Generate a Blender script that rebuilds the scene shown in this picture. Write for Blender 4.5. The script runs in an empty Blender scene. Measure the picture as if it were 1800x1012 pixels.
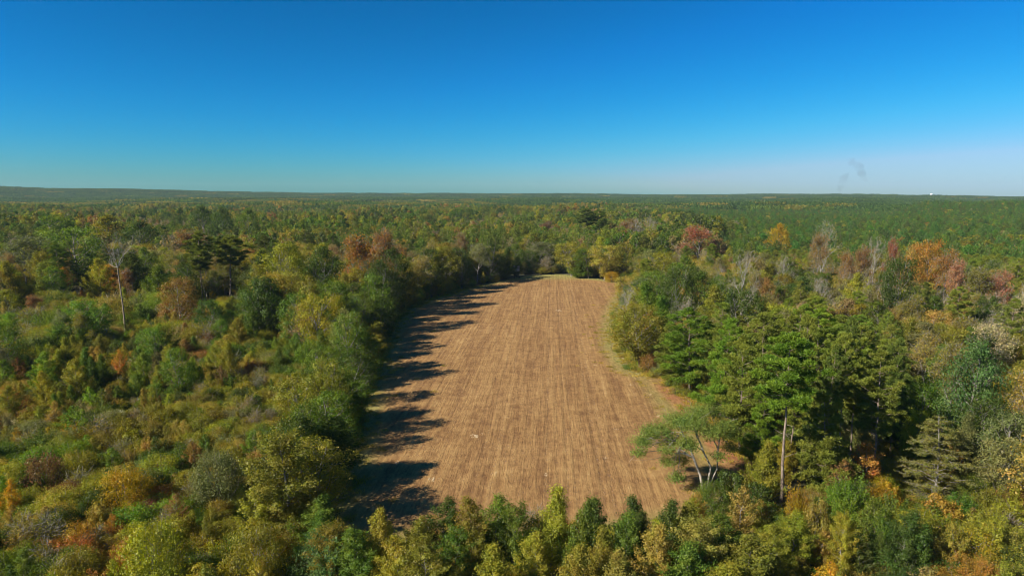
import bpy, math, random
import numpy as np
from mathutils import Vector
R = math.radians
rng = np.random.default_rng(7)
random.seed(7)
SC = bpy.context.scene
C = SC.collection

# ------------------------------------------------------------------ camera
H = 38.0
FPX = 1200.0                       # focal length in pixels of an 1800 px wide frame
PITCH = math.atan(163.0 / FPX)
cam_d = bpy.data.cameras.new('camera')
cam_d.sensor_width = 36.0
cam_d.lens = 36.0 * FPX / 1800.0
cam_d.clip_start = 0.5
cam_d.clip_end = 40000
cam = bpy.data.objects.new('camera', cam_d)
C.objects.link(cam)
cam.location = (0, 0, H)
cam.rotation_euler = (R(90) - PITCH, 0, 0)
SC.camera = cam

# ------------------------------------------------------------------ light
SUN_AZ, SUN_EL = -118.0, 34.0       # azimuth from the view direction (+Y), clockwise
w = bpy.data.worlds.new('World'); SC.world = w; w.use_nodes = True
nt = w.node_tree; nt.nodes.clear()
sky = nt.nodes.new('ShaderNodeTexSky'); sky.sky_type = 'NISHITA'; sky.sun_disc = False
sky.sun_elevation = R(SUN_EL); sky.sun_rotation = R(SUN_AZ)
sky.altitude = 100; sky.air_density = 1.0; sky.dust_density = 0.35; sky.ozone_density = 2.2
hs = nt.nodes.new('ShaderNodeVectorMath'); hs.operation = 'MULTIPLY'; hs.inputs[1].default_value = (0.46, 0.955, 1.44)
bg = nt.nodes.new('ShaderNodeBackground'); bg.inputs['Strength'].default_value = 0.053
wo = nt.nodes.new('ShaderNodeOutputWorld')
nt.links.new(sky.outputs[0], hs.inputs[0])
_sx = nt.nodes.new('ShaderNodeSeparateXYZ'); nt.links.new(hs.outputs[0], _sx.inputs[0]); _cx = nt.nodes.new('ShaderNodeCombineXYZ')
for _i, (_k, _p, _m) in enumerate(((47.0, 3.2, 1.1), (1.0, .46, .80), (1.0, .80, .83))):      # deeper, more saturated blue overhead than at the horizon
    _a = nt.nodes.new('ShaderNodeMath'); _a.operation = 'MULTIPLY'; _a.inputs[1].default_value = .0975; nt.links.new(_sx.outputs[_i], _a.inputs[0])
    _b = nt.nodes.new('ShaderNodeMath'); _b.operation = 'POWER'; _b.inputs[1].default_value = _p; nt.links.new(_a.outputs[0], _b.inputs[0])
    _c = nt.nodes.new('ShaderNodeMath'); _c.operation = 'MULTIPLY'; _c.inputs[1].default_value = _k; nt.links.new(_b.outputs[0], _c.inputs[0])
    _d = nt.nodes.new('ShaderNodeMath'); _d.operation = 'MINIMUM'; _d.inputs[1].default_value = _m; nt.links.new(_c.outputs[0], _d.inputs[0])
    _e = nt.nodes.new('ShaderNodeMath'); _e.operation = 'MULTIPLY'; nt.links.new(_d.outputs[0], _e.inputs[0]); nt.links.new(_sx.outputs[_i], _e.inputs[1])
    nt.links.new(_e.outputs[0], _cx.inputs[_i])
nt.links.new(_cx.outputs[0], bg.inputs[0]); nt.links.new(bg.outputs[0], wo.inputs[0])
sd = bpy.data.lights.new('sun', 'SUN'); sd.energy = 4.6; sd.angle = R(0.53); sd.color = (1, 0.93, 0.80)
sun = bpy.data.objects.new('sun', sd); C.objects.link(sun)
SDIR = Vector((math.sin(R(SUN_AZ)) * math.cos(R(SUN_EL)), math.cos(R(SUN_AZ)) * math.cos(R(SUN_EL)), math.sin(R(SUN_EL))))
sun.rotation_euler = SDIR.to_track_quat('Z', 'Y').to_euler()
sun.location = SDIR * 300
SC.view_settings.view_transform = 'Standard'; SC.view_settings.look = 'None'
SC.view_settings.exposure = 0.92; SC.view_settings.gamma = 1.0
SC.render.engine = 'CYCLES'
cy = SC.cycles
cy.max_bounces = 6; cy.diffuse_bounces = 4; cy.glossy_bounces = 1; cy.transmission_bounces = 3; cy.volume_bounces = 0
cy.transparent_max_bounces = 8
cy.use_denoising = True; cy.denoising_prefilter = 'ACCURATE'
cy.pixel_filter_type = 'BLACKMAN_HARRIS'; cy.filter_width = 1.05

# ------------------------------------------------------------------ picture <-> ground
cp, sp = math.cos(PITCH), math.sin(PITCH)
def ray(px, py):
    a = (px - 900) / FPX; u = -(py - 506) / FPX
    return np.array([a, cp + u * sp, -sp + u * cp])
def ground(px, py, z=0.0):
    d = ray(px, py); t = (z - H) / d[2]
    return d[0] * t, d[1] * t
def height_at(Y, py):
    d = ray(900, py); return H + Y / d[1] * d[2]
def project(x, y, z):
    dz = z - H
    f = y * cp - dz * sp; u = y * sp + dz * cp
    return 900 + FPX * x / f, 506 - FPX * u / f, f

def sstep(a, b, v):
    t = np.clip((v - a) / (b - a), 0, 1); return t * t * (3 - 2 * t)
_HX = [-400, 0, 120, 250, 400, 550, 700, 900, 1100, 1300, 1380, 1460, 1540, 1600, 1700, 1800, 2200]
_HY = [330, 331, 333, 335, 337.5, 340.5, 341.5, 341, 342, 343.2, 342, 341.5, 343, 345, 345, 345.5, 345]
def terrain(x, y):
    x = np.asarray(x, float); y = np.asarray(y, float)
    r = np.hypot(x, y)
    az = np.arctan2(x, np.maximum(y, 1e-3))
    px = 900 + FPX * np.tan(np.clip(az, -1.2, 1.2))
    yh = np.interp(px, _HX, _HY)
    z = 3.5 * np.sin(x * .0071 + 1) * np.cos(y * .0063) * sstep(380, 900, r)
    rise = 9.0 * sstep(900, 2600, r)
    ridge = 38 - 15 + (343 - yh) / FPX * 4100
    far = sstep(2800, 4000, r)
    z = (z + rise) * (1 - far) + ridge * far + far * 2.5 * np.sin(x * .004 + 2) * np.cos(y * 0.003 + x * .002)
    z = z + 15 * np.exp(-((r - 1200) / 230) ** 2) * sstep(1540, 1640, px)
    z = z - 60 * sstep(4500, 8000, r)
    return np.where(y < -200, 0, z)

# ------------------------------------------------------------------ mesh helpers
class MB:
    """collects vertices and faces as numpy blocks"""
    def __init__(s): s.v = []; s.f = []; s.n = 0; s.a = []
    def add(s, v, f, a=None):
        v = np.asarray(v, float).reshape(-1, 3); f = np.asarray(f, int)
        s.v.append(v); s.f.append(f + s.n); s.n += len(v)
        s.a.append(np.zeros(len(v)) if a is None else np.broadcast_to(a, (len(v),)))
    def tube(s, pts, rad, k=5, cap=False):
        pts = np.asarray(pts, float); n = len(pts)
        t = np.gradient(pts, axis=0); t /= np.linalg.norm(t, axis=1)[:, None] + 1e-9
        ref = np.array([0, 0, 1.0]) if abs(t[:, 2]).mean() < .8 else np.array([1.0, 0, 0])
        b = np.cross(t, ref); b /= np.linalg.norm(b, axis=1)[:, None] + 1e-9
        c = np.cross(t, b)
        ang = np.arange(k) * 2 * math.pi / k
        rad = np.asarray(rad, float).reshape(-1, 1, 1) * np.ones((n, 1, 1))
        V = pts[:, None] + rad * (np.cos(ang)[None, :, None] * b[:, None] + np.sin(ang)[None, :, None] * c[:, None])
        i = np.arange(n - 1)[:, None] * k; j = np.arange(k)[None]; j2 = (j + 1) % k
        F = np.stack([i + j, i + j2, i + k + j2, i + k + j], -1).reshape(-1, 4)
        s.add(V.reshape(-1, 3), F)
    def box(s, c, d, rz=0):
        x, y, z = [q / 2 for q in d]
        v = np.array([[-x, -y, -z], [x, -y, -z], [x, y, -z], [-x, y, -z], [-x, -y, z], [x, -y, z], [x, y, z], [-x, y, z]])
        if rz:
            a, b = math.cos(rz), math.sin(rz); v = np.stack([v[:, 0] * a - v[:, 1] * b, v[:, 0] * b + v[:, 1] * a, v[:, 2]], 1)
        s.add(v + np.array(c), [[0, 3, 2, 1], [4, 5, 6, 7], [0, 1, 5, 4], [1, 2, 6, 5], [2, 3, 7, 6], [3, 0, 4, 7]])
    def mesh(s, name, mat=None, smooth=False):
        me = bpy.data.meshes.new(name)
        V = np.concatenate(s.v); quads = np.concatenate(s.f)
        nf = len(quads); k = quads.shape[1]
        me.vertices.add(len(V)); me.vertices.foreach_set('co', V.ravel().astype(np.float32))
        me.loops.add(nf * k); me.loops.foreach_set('vertex_index', quads.ravel().astype(np.int32))
        me.polygons.add(nf); me.polygons.foreach_set('loop_start', (np.arange(nf) * k).astype(np.int32))
        me.update(calc_edges=True)
        if smooth: me.polygons.foreach_set('use_smooth', np.ones(nf, bool))
        at = me.attributes.new('lv', 'FLOAT', 'POINT'); at.data.foreach_set('value', np.concatenate(s.a).astype(np.float32))
        if mat: me.materials.append(mat)
        return me
def link(name, me, parent=None, **props):
    o = bpy.data.objects.new(name, me); C.objects.link(o)
    if parent is not None: o.parent = parent
    for k, v in props.items(): o[k] = v
    return o

# ------------------------------------------------------------------ materials
def newmat(name):
    m = bpy.data.materials.new(name); m.use_nodes = True
    t = m.node_tree; t.nodes.clear()
    out = t.nodes.new('ShaderNodeOutputMaterial')
    return m, t, out
def N(t, typ, **kw):
    n = t.nodes.new(typ)
    for k, v in kw.items():
        if k.startswith('i_'): n.inputs[k[2:].replace('_', ' ')].default_value = v
        else: setattr(n, k, v)
    return n
def L(t, a, b): t.links.new(a, b)
def mathn(t, op, a, b=None, c=None):
    n = t.nodes.new('ShaderNodeMath'); n.operation = op
    for i, v in enumerate((a, b, c)):
        if v is None: continue
        if isinstance(v, (int, float)): n.inputs[i].default_value = v
        else: t.links.new(v, n.inputs[i])
    return n.outputs[0]

def leaf_material(name, translucency=0.45, gloss=0.02, vlo=0.6, vhi=1.75, hue=0.05):
    m, t, out = newmat(name)
    tint = N(t, 'ShaderNodeAttribute', attribute_type='INSTANCER', attribute_name='tint')
    lv = N(t, 'ShaderNodeAttribute', attribute_type='GEOMETRY', attribute_name='lv')
    oi = N(t, 'ShaderNodeObjectInfo')
    geo = N(t, 'ShaderNodeTexCoord')
    nz = N(t, 'ShaderNodeTexNoise', i_Scale=0.55, i_Detail=2.0); L(t, geo.outputs['Object'], nz.inputs['Vector'])
    val = mathn(t, 'MULTIPLY_ADD', lv.outputs['Fac'], vhi - vlo, vlo)
    hu = mathn(t, 'MULTIPLY_ADD', nz.outputs['Fac'], hue * 2.2, 0.502 - hue * 1.1)
    hu = mathn(t, 'ADD', hu, mathn(t, 'MULTIPLY_ADD', lv.outputs['Fac'], -hue, hue / 2))
    h = N(t, 'ShaderNodeHueSaturation'); L(t, tint.outputs['Color'], h.inputs['Color']); L(t, val, h.inputs['Value']); L(t, hu, h.inputs['Hue'])
    d = N(t, 'ShaderNodeBsdfDiffuse'); L(t, h.outputs[0], d.inputs['Color'])
    tr = N(t, 'ShaderNodeBsdfTranslucent')
    h2 = N(t, 'ShaderNodeHueSaturation', i_Saturation=1.15, i_Value=1.3, i_Hue=0.49); L(t, h.outputs[0], h2.inputs['Color']); L(t, h2.outputs[0], tr.inputs['Color'])
    mx = N(t, 'ShaderNodeMixShader'); mx.inputs[0].default_value = translucency
    L(t, d.outputs[0], mx.inputs[1]); L(t, tr.outputs[0], mx.inputs[2])
    g = N(t, 'ShaderNodeBsdfGlossy', i_Roughness=0.45); g.inputs['Color'].default_value = (1, 1, 1, 1)
    mg = N(t, 'ShaderNodeMixShader'); mg.inputs[0].default_value = gloss * .5
    L(t, mx.outputs[0], mg.inputs[1]); L(t, g.outputs[0], mg.inputs[2]); L(t, mg.outputs[0], out.inputs['Surface'])
    return m
M_LEAF = leaf_material('leaf')
M_NEEDLE = leaf_material('pine needles', 0.25, 0.02, 0.6, 1.65, 0.03)
def bark_material(name, a, b, scale=3):
    m, t, out = newmat(name)
    tc = N(t, 'ShaderNodeTexCoord'); mp = N(t, 'ShaderNodeMapping'); mp.inputs['Scale'].default_value = (1, 1, .35); L(t, tc.outputs['Object'], mp.inputs['Vector'])
    nz = N(t, 'ShaderNodeTexNoise', i_Scale=scale, i_Detail=4.0); L(t, mp.outputs[0], nz.inputs['Vector'])
    cr = N(t, 'ShaderNodeValToRGB'); cr.color_ramp.elements[0].color = (*a, 1); cr.color_ramp.elements[1].color = (*b, 1)
    cr.color_ramp.elements[0].position = .35; cr.color_ramp.elements[1].position = .65
    L(t, nz.outputs['Fac'], cr.inputs[0])
    bs = N(t, 'ShaderNodeBsdfPrincipled', i_Roughness=0.9); L(t, cr.outputs[0], bs.inputs['Base Color']); L(t, bs.outputs[0], out.inputs['Surface'])
    bp = N(t, 'ShaderNodeBump', i_Strength=.6, i_Distance=.05); L(t, nz.outputs['Fac'], bp.inputs['Height']); L(t, bp.outputs[0], bs.inputs['Normal'])
    return m
M_BARK = bark_material('grey bark', (.11, .095, .075), (.30, .27, .23))
M_PBARK = bark_material('pine bark', (.12, .085, .06), (.30, .23, .17), 5)
M_PALE = bark_material('pale weathered wood', (.20, .17, .135), (.38, .335, .275), 4)
M_LIMB = bark_material('grey limb bark', (.22, .19, .15), (.40, .36, .30), 4)
M_SNAG = bark_material('barkless wood', (.17, .125, .085), (.34, .25, .17), 4)
def plain(name, col, rough=.8, metal=0, nscale=8, var=.25):
    m, t, out = newmat(name)
    tc = N(t, 'ShaderNodeTexCoord'); nz = N(t, 'ShaderNodeTexNoise', i_Scale=nscale, i_Detail=3.0); L(t, tc.outputs['Object'], nz.inputs['Vector'])
    cr = N(t, 'ShaderNodeValToRGB')
    cr.color_ramp.elements[0].color = (*[c * (1 - var) for c in col], 1); cr.color_ramp.elements[1].color = (*[min(1, c * (1 + var)) for c in col], 1)
    L(t, nz.outputs['Fac'], cr.inputs[0])
    bs = N(t, 'ShaderNodeBsdfPrincipled', i_Roughness=rough, i_Metallic=metal); L(t, cr.outputs[0], bs.inputs['Base Color']); L(t, bs.outputs[0], out.inputs['Surface'])
    return m


# ------------------------------------------------------------------ plant builders
def unit(v): return v / (np.linalg.norm(v, axis=-1, keepdims=True) + 1e-9)
def add_leaves(mb, pos, nrm, size, aspect, a, g):
    """one folded rhombic sprig per position"""
    n = len(pos)
    nrm = unit(nrm)
    r = unit(g.normal(size=(n, 3)))
    t = unit(np.cross(nrm, r)); b = np.cross(nrm, t)
    s = size * g.uniform(.65, 1.35, (n, 1))
    v0 = pos - t * s * .5; v2 = pos + t * s * .5
    mid = pos + nrm * s * .10
    v1 = mid + b * s * aspect * .5; v3 = mid - b * s * aspect * .5
    V = np.stack([v0, v1, v2, v3], 1).reshape(-1, 3)
    F = np.arange(n * 4).reshape(n, 4)
    mb.add(V, F, np.repeat(a, 4))

def limb(mb, p0, p1, r0, r1, g, sag=0.12, seg=5, k=4):
    p0 = np.array(p0, float); p1 = np.array(p1, float)
    t = np.linspace(0, 1, seg)[:, None]
    L_ = np.linalg.norm(p1 - p0)
    pts = p0 + (p1 - p0) * t + np.array([0, 0, 1]) * (np.sin(t * math.pi) * -sag * L_)
    off = g.normal(size=(seg, 3)) * L_ * .035; off[0] = 0
    pts = pts + off
    mb.tube(pts, np.linspace(r0, r1, seg), k)
    return pts

def prof_round(h, lo):       # h in 0..1 of height
    q = (h - lo) / (1 - lo); return np.sqrt(np.clip(1 - ((q - .45) / .58) ** 2, 0.02, 1))
def prof_cone(h, lo):
    q = (h - lo) / (1 - lo); return np.clip(1 - q, 0, 1) ** .75 * np.clip(q / .12, .35, 1) * 1.08
def prof_oval(h, lo):
    q = (h - lo) / (1 - lo); return np.clip(np.sin(np.clip(q, 0, 1) ** .8 * math.pi) ** .6, .12, 1)
def prof_top(h, lo):         # wide above, thin below
    q = (h - lo) / (1 - lo); return np.clip(np.sqrt(np.clip(1 - ((q - .65) / .42) ** 2, .05, 1)), .25, 1)

def broadleaf(seed, Ht, W, lo, prof, nlobe, nleaf, leaf, bark=None, trunk_r=.16, density=1.0, lean=0, clump=.28, inner=.25, forks=1):
    g = np.random.default_rng(seed)
    T = MB(); K = MB()
    # lobes
    cs = []; rs = []
    for i in range(nlobe):
        h = lo + (1 - lo) * ((i + .5) / nlobe) ** .9
        h = min(.96, max(lo + .03, h + g.normal() * .03))
        pr = float(prof(h, lo)) * W / 2
        az = i * 2.399 + g.uniform(-.5, .5)
        rl = (W * .5) * g.uniform(.26, .44) * (.6 + .4 * pr / (W / 2))
        rad = max(0, pr - rl * .75) * g.uniform(.8, 1.12)
        zz = min(h * Ht, Ht - rl * .55)
        cs.append([rad * math.cos(az), rad * math.sin(az), zz]); rs.append(rl)
    cs = np.array(cs); rs = np.array(rs)
    # leaves
    wgt = rs ** 2 / (rs ** 2).sum()
    tot = int(nleaf * density)
    for c, r, q in zip(cs, rs, wgt):
        n = max(6, int(tot * q)); k = max(5, int(9 + g.integers(0, 7)))
        d = unit(g.normal(size=(k, 3)) + np.array([0, 0, .35]))
        sc = c + d * r * g.uniform(.55, 1.0, (k, 1)) * np.array([1, 1, .8])
        cl = g.uniform(0, 1, k)
        idx = g.integers(0, k, n)
        p = sc[idx] + g.normal(size=(n, 3)) * r * clump * np.array([1, 1, .75])
        p[:, 2] = np.maximum(p[:, 2], .15 + leaf * .3)
        nr = unit(p - c) + np.array([0, 0, .35]) + g.normal(size=(n, 3)) * .55
        add_leaves(K, p, nr, leaf, .62, cl[idx] * .5 + g.uniform(0, .5, n), g)
    # trunk(s) and limbs
    for fk in range(forks):
        b = np.array([g.normal() * .15 * (forks > 1), g.normal() * .15 * (forks > 1), -.3])
        topc = cs[np.argmax(cs[:, 2])] if fk == 0 else cs[g.integers(0, nlobe)]
        seg = 8; t = np.linspace(0, 1, seg)[:, None]
        tp = b + (topc - b) * t; tp[:, :2] *= t ** .6; tp[:, :2] += g.normal(size=(seg, 2)) * Ht * .008
        tp[0] = b
        T.tube(tp, trunk_r * (1 - t[:, 0] * .85) * (1 if fk == 0 else .7), 7)
    for c, r in zip(cs, rs):
        z0 = max(lo * Ht * .6, c[2] - np.hypot(c[0], c[1]) * 0.9 - r * .4); z0 = min(z0, c[2] * .92)
        z0 = max(z0, .1); q = z0 / max(Ht, .1)
        x0 = np.array([np.interp(z0, tp[:, 2] if tp[-1, 2] > tp[0, 2] else [0, 1], tp[:, 0]) if forks == 1 else 0, np.interp(z0, tp[:, 2], tp[:, 1]) if forks == 1 else 0, z0])
        pts = limb(T, x0, c, trunk_r * (.55 - .35 * q), .02, g, .06)
        for s in range(3):
            e = c + unit(g.normal(size=3) + np.array([0, 0, .4])) * r * .95
            limb(T, pts[3], e, trunk_r * .16, .012, g, .05, 3, 3)
    return T, K

def pine(seed, Ht, W, lo, ntuft, leaf, trunk_r=.2, prof='oval', pads=None, stubs=0, per=1.0, droop=0.0):
    g = np.random.default_rng(seed)
    T = MB(); K = MB()
    seg = 12; t = np.linspace(0, 1, seg)
    tp = np.stack([g.normal() * .25 * t + g.normal(size=seg) * .05, g.normal() * .25 * t + g.normal(size=seg) * .05, -.3 + t * (Ht * .97 + .3)], 1)
    T.tube(tp, trunk_r * (1 - t * .86), 8)
    nb = pads or int((1 - lo) * Ht * 4.2)
    pos = []; rad = []
    for i in range(nb):
        q = (i + .5) / nb
        if prof == 'oval': pr = math.sin(min(1, q * .93 + .10) * math.pi) ** .7
        elif prof == 'cone': pr = (1 - q) ** .7 * .95 + .08
        else: pr = min(1, .35 + q * 1.2) * (1 - max(0, q - .72) / .33) ** .6 if q < 1 else .2
        pr *= g.uniform(.6, 1.15)
        h = Ht * (lo + (1 - lo) * q)
        az = i * 2.399 + g.uniform(-.5, .5)
        rr = pr * W / 2
        rise = (.25 + .45 * q) * rr - droop * rr
        x0 = np.array([np.interp(h, tp[:, 2], tp[:, 0]), np.interp(h, tp[:, 2], tp[:, 1]), h - rise * .4])
        e = x0 + np.array([math.cos(az) * rr, math.sin(az) * rr, rise])
        limb(T, x0, e, trunk_r * (.30 - .18 * q), .015, g, .06, 4, 4)
        pr_ = max(.34, (.17 if pads else .125) * W * (.6 + .5 * g.random()) * (1 - .45 * q))
        npad = 1 + (rr > W * .18) + (rr > W * .33)
        for k in range(npad):
            f = 1 - k * .33
            c = x0 + (e - x0) * f + np.array([g.normal() * .35, g.normal() * .35, g.normal() * .1 + .1]) * (W / 8)
            pos.append(c); rad.append(pr_ * g.uniform(.8, 1.15))
    pos.append(np.array([tp[-1, 0], tp[-1, 1], Ht - .3])); rad.append(W * .09)
    pos = np.array(pos); rad = np.array(rad)
    wgt = rad ** 2 / (rad ** 2).sum()
    for c, r, q in zip(pos, rad, wgt):
        n = max(4, int(ntuft * q * per))
        p = c + unit(g.normal(size=(n, 3))) * r * g.uniform(.15, 1.1, (n, 1)) ** .6 * np.array([1, 1, .5])
        pad = g.uniform(0, .45)
        # each tuft: 5 narrow blades fanning upward-outward
        nbl = 5
        axis = unit((p - c) * np.array([1, 1, .8]) + np.array([0, 0, r * .8]))
        P = np.repeat(p, nbl, 0); A = np.repeat(axis, nbl, 0)
        D = unit(A * .9 + g.normal(size=P.shape) * .62)
        Wd = unit(np.cross(D, g.normal(size=P.shape)))
        s = leaf * g.uniform(.7, 1.3, (len(P), 1))
        wdt = s * .10
        V = np.stack([P - Wd * wdt * .4, P + D * s * .55 - Wd * wdt, P + D * s, P + D * s * .55 + Wd * wdt], 1).reshape(-1, 3)
        tuft = np.repeat(g.uniform(0, .55, n), nbl) + pad
        K.add(V, np.arange(len(V)).reshape(-1, 4), np.repeat(tuft, 4))
    for i in range(stubs):
        h = Ht * g.uniform(.25, lo); az = g.uniform(0, 6.28); l = g.uniform(.4, 1.6)
        limb(T, [0, 0, h], [math.cos(az) * l, math.sin(az) * l, h + l * g.uniform(-.1, .4)], .05, .015, g, 0, 3, 3)
    return T, K

def bare(seed, Ht, W, lo, depth=4, trunk_r=.17, nb=8, leaves=0, leaf=.3, twigs=1.0, up=.75):
    """limbs that fork again and again into a haze of twigs; optional few leaves"""
    g = np.random.default_rng(seed)
    T = MB(); K = MB(); ends = []
    def grow(p, d, l, r, lev):
        seg = 4 if lev < 2 else 3
        pts = [p]; q = p.copy(); dd = d.copy()
        for s in range(seg):
            dd = unit(dd + g.normal(size=3) * .16 + np.array([0, 0, .10])); q = q + dd * l / seg; pts.append(q.copy())
        T.tube(pts, np.linspace(r, r * .45, seg + 1), 5 if lev < 2 else 3)
        if lev >= depth:
            ends.append((q, dd, l)); return
        for i in range(3 + (lev == 1)):
            f = g.uniform(.35, 1.0) if i else 1.0
            b = np.array(pts[min(seg, max(1, int(round(f * seg))))])
            nd = unit(dd + g.normal(size=3) * .55 + np.array([0, 0, .12]))
            grow(b, nd, l * g.uniform(.5, .72), r * .45, lev + 1)
    seg = 8; t = np.linspace(0, 1, seg)
    tp = np.stack([g.normal(size=seg) * .1 * t * Ht * .08 + g.normal() * .5 * t, g.normal(size=seg) * .1 * t * Ht * .08 + g.normal() * .5 * t, -.3 + t * Ht * .8], 1)
    T.tube(tp, trunk_r * (1 - t * .75), 7)
    for i in range(nb):
        q = (i + .5) / nb; h = Ht * (lo + (.8 - lo) * q)
        az = i * 2.399 + g.uniform(-.4, .4); rr = W / 2 * (1 - .45 * q)
        p = np.array([np.interp(h, tp[:, 2], tp[:, 0]), np.interp(h, tp[:, 2], tp[:, 1]), h])
        grow(p, unit(np.array([math.cos(az), math.sin(az), up + q * .7])), rr * .85, trunk_r * (.5 - .25 * q), 1)
    grow(tp[-1], np.array([0, 0, 1.0]), Ht * .12, trunk_r * .2, 2)
    E = np.array([e[0] for e in ends]); D = np.array([e[1] for e in ends])
    nt_ = int(len(E) * 8 * twigs)
    if nt_:
        i = g.integers(0, len(E), nt_)
        P = E[i] + g.normal(size=(nt_, 3)) * .3; dd = unit(D[i] + g.normal(size=(nt_, 3)) * .6)
        s = g.uniform(.4, 1.0, (nt_, 1)); wd = unit(np.cross(dd, g.normal(size=P.shape))) * .022
        V = np.stack([P - wd, P + wd, P + dd * s + wd * .4, P + dd * s - wd * .4], 1).reshape(-1, 3)
        T.add(V, np.arange(len(V)).reshape(-1, 4))
    if leaves:
        i = g.integers(0, len(E), leaves)
        P = E[i] + g.normal(size=(leaves, 3)) * .45
        add_leaves(K, P, g.normal(size=P.shape) + np.array([0, 0, .6]), leaf, .6, g.uniform(0, 1, leaves), g)
    return T, K

def shoots(seed, Ht, W, lo, prof, nsh, nleaf, leaf, rise=1.0, spread=.07, trunk_r=.1, base=False):
    """feathery crown: leaves strung along many ascending shoots"""
    g = np.random.default_rng(seed); T = MB(); K = MB()
    seg = 8; t = np.linspace(0, 1, seg)
    tp = np.stack([g.normal() * .04 * Ht * t + g.normal(size=seg) * .02 * Ht * t, g.normal() * .04 * Ht * t + g.normal(size=seg) * .02 * Ht * t, -.2 + t * (Ht * .95 + .2)], 1)
    if not base: T.tube(tp, trunk_r * (1 - t * .88), 6)
    per = nleaf / nsh
    for i in range(nsh):
        q = (i + .5) / nsh; h = lo + (1 - lo) * q
        az = i * 2.399 + g.uniform(-.7, .7); R_ = float(prof(h, lo)) * W / 2 * g.uniform(.5, 1.4)
        if base:
            ang = math.sqrt(g.random()); e = np.array([math.cos(az) * W / 2 * ang, math.sin(az) * W / 2 * ang, Ht * math.sqrt(max(.06, 1 - (ang * .93) ** 2)) * g.uniform(.75, 1.08)])
            p0 = np.array([g.normal() * .12, g.normal() * .12, 0])
        else:
            rz_ = R_ * rise * g.uniform(.6, 1.2); z0 = max(.05 * Ht, h * Ht - rz_)
            p0 = np.array([np.interp(z0, tp[:, 2], tp[:, 0]), np.interp(z0, tp[:, 2], tp[:, 1]), z0]); e = p0 + np.array([math.cos(az) * R_, math.sin(az) * R_, rz_])
            e[2] = min(e[2], Ht * 1.12)
        pts = limb(T, p0, e, trunk_r * (.35 - .22 * q), .008, g, .05, 5, 3)
        n = max(4, int(per * (.4 + 1.2 * np.linalg.norm(e - p0) / (W * .6)))) ; u = g.uniform(.25, 1.05, n) ** .8 * 4
        k = np.minimum(u.astype(int), 3); f = (u - k)[:, None]
        p = pts[k] * (1 - f) + pts[k + 1] * f + g.normal(size=(n, 3)) * spread * W * (1.15 - u / 8)[:, None] * np.array([1, 1, .8])
        p[:, 2] = np.maximum(p[:, 2], .1)
        ax = unit(e - p0); out = p - (p0 + ax * ((p - p0) @ ax)[:, None])
        add_leaves(K, p, unit(out) * .6 + np.array([0, 0, .55]) + ax * .3 + g.normal(size=(n, 3)) * .5, leaf, .6, g.uniform(0, .5) + g.uniform(0, .5, n), g)
    return T, K

LIB = {}      # kind -> list of (trunk mesh, crown mesh, height, width)
def reg(kind, TK, Ht, W, tm, cm):
    T, K = TK
    LIB.setdefault(kind, []).append((T.mesh(kind + '_wood', tm, True) if T.n else None, K.mesh(kind + '_leaves', cm) if K.n else None, Ht, W))

for i in range(4): reg('oak', broadleaf(10 + i, 14, 10.5, .14, [prof_round, prof_round, prof_top, prof_oval][i], 34, 9500, .30, trunk_r=.24), 14, 10.5, M_BARK, M_LEAF)
for i in range(5): reg('gum', shoots(20 + i, 10, 5.0, .05, [prof_cone, prof_oval, prof_cone, prof_round, prof_oval][i], 90, 13000, .185, [1.2, .9, 1.5, .8, 1.2][i], .065, .12), 10, 5.0, M_BARK, M_LEAF)
for i in range(4): reg('tall', broadleaf(30 + i, 19, 8.0, .25, [prof_oval, prof_top, prof_round, prof_oval][i], 34, 6500, .36, trunk_r=.22, clump=.3), 19, 8, M_BARK, M_LEAF)
for i in range(3): reg('thin', bare(40 + i, 17, 8, .3, 4, .17, 9, 5200, .28, .5), 17, 8, M_BARK, M_LEAF)
for i in range(3): reg('bare', bare(50 + i, 15, 8, .3, 4, .20, 9, 500, .2, .12), 15, 8, M_LIMB, M_LEAF)
for i in range(4): reg('pine', pine(60 + i, 21, 6.6, [.42, .5, .36, .58][i], 7000, .34, .2, 'oval', stubs=5), 21, 6.6, M_PBARK, M_NEEDLE)
for i in range(3): reg('young_pine', pine(70 + i, 14, 7.2, .1, 8500, .33, .17, ['cone', 'oval', 'cone'][i]), 14, 7.2, M_PBARK, M_NEEDLE)
for i in range(6): reg('shrub', broadleaf(80 + i, 3.2, 3.6 if i % 2 else 3.0, .05, [prof_round, prof_oval, prof_top][i % 3], 15, 3600, [.15, .14, .17, .12, .17, .15][i], trunk_r=.05, forks=3, clump=.42), 3.2, 3.4, M_BARK, M_LEAF)
for i in range(3): reg('sapling', shoots(90 + i, 5.5, 2.7, .04, [prof_oval, prof_cone, prof_oval][i], 50, 3400, .155, 1.1, .07, .06), 5.5, 2.5, M_BARK, M_LEAF)
for i in range(3): reg('wispy', bare(100 + i, 4.0, 3.2, .1, 3, .04, 8, 1700, .13, .4, .9), 4.0, 3.2, M_BARK, M_LEAF)
for i in range(3): reg('low', broadleaf(110 + i, 1.2, 3.4, .02, prof_top, 9, 1000, .17, trunk_r=.02, forks=1, clump=.5), 1.2, 3.4, M_BARK, M_LEAF)
for i in range(4): reg('shrub', shoots(600 + i, 3.3, 3.6, 0, prof_round, 70, 3600, [.13, .15, .12, .16][i], 1, .055, .04, True), 3.3, 3.6, M_BARK, M_LEAF)
for i in range(4): reg('bush', (shoots(620 + i, 5.0, 6.4, 0, prof_round, 150, 12000, .17, 1, .04, .05, True) if i % 2 else broadleaf(620 + i, 5.0, 6.4, .04, prof_round, 34, 11000, .17, trunk_r=.07, forks=4, clump=.36)), 5.0, 6.4, M_BARK, M_LEAF)
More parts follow.
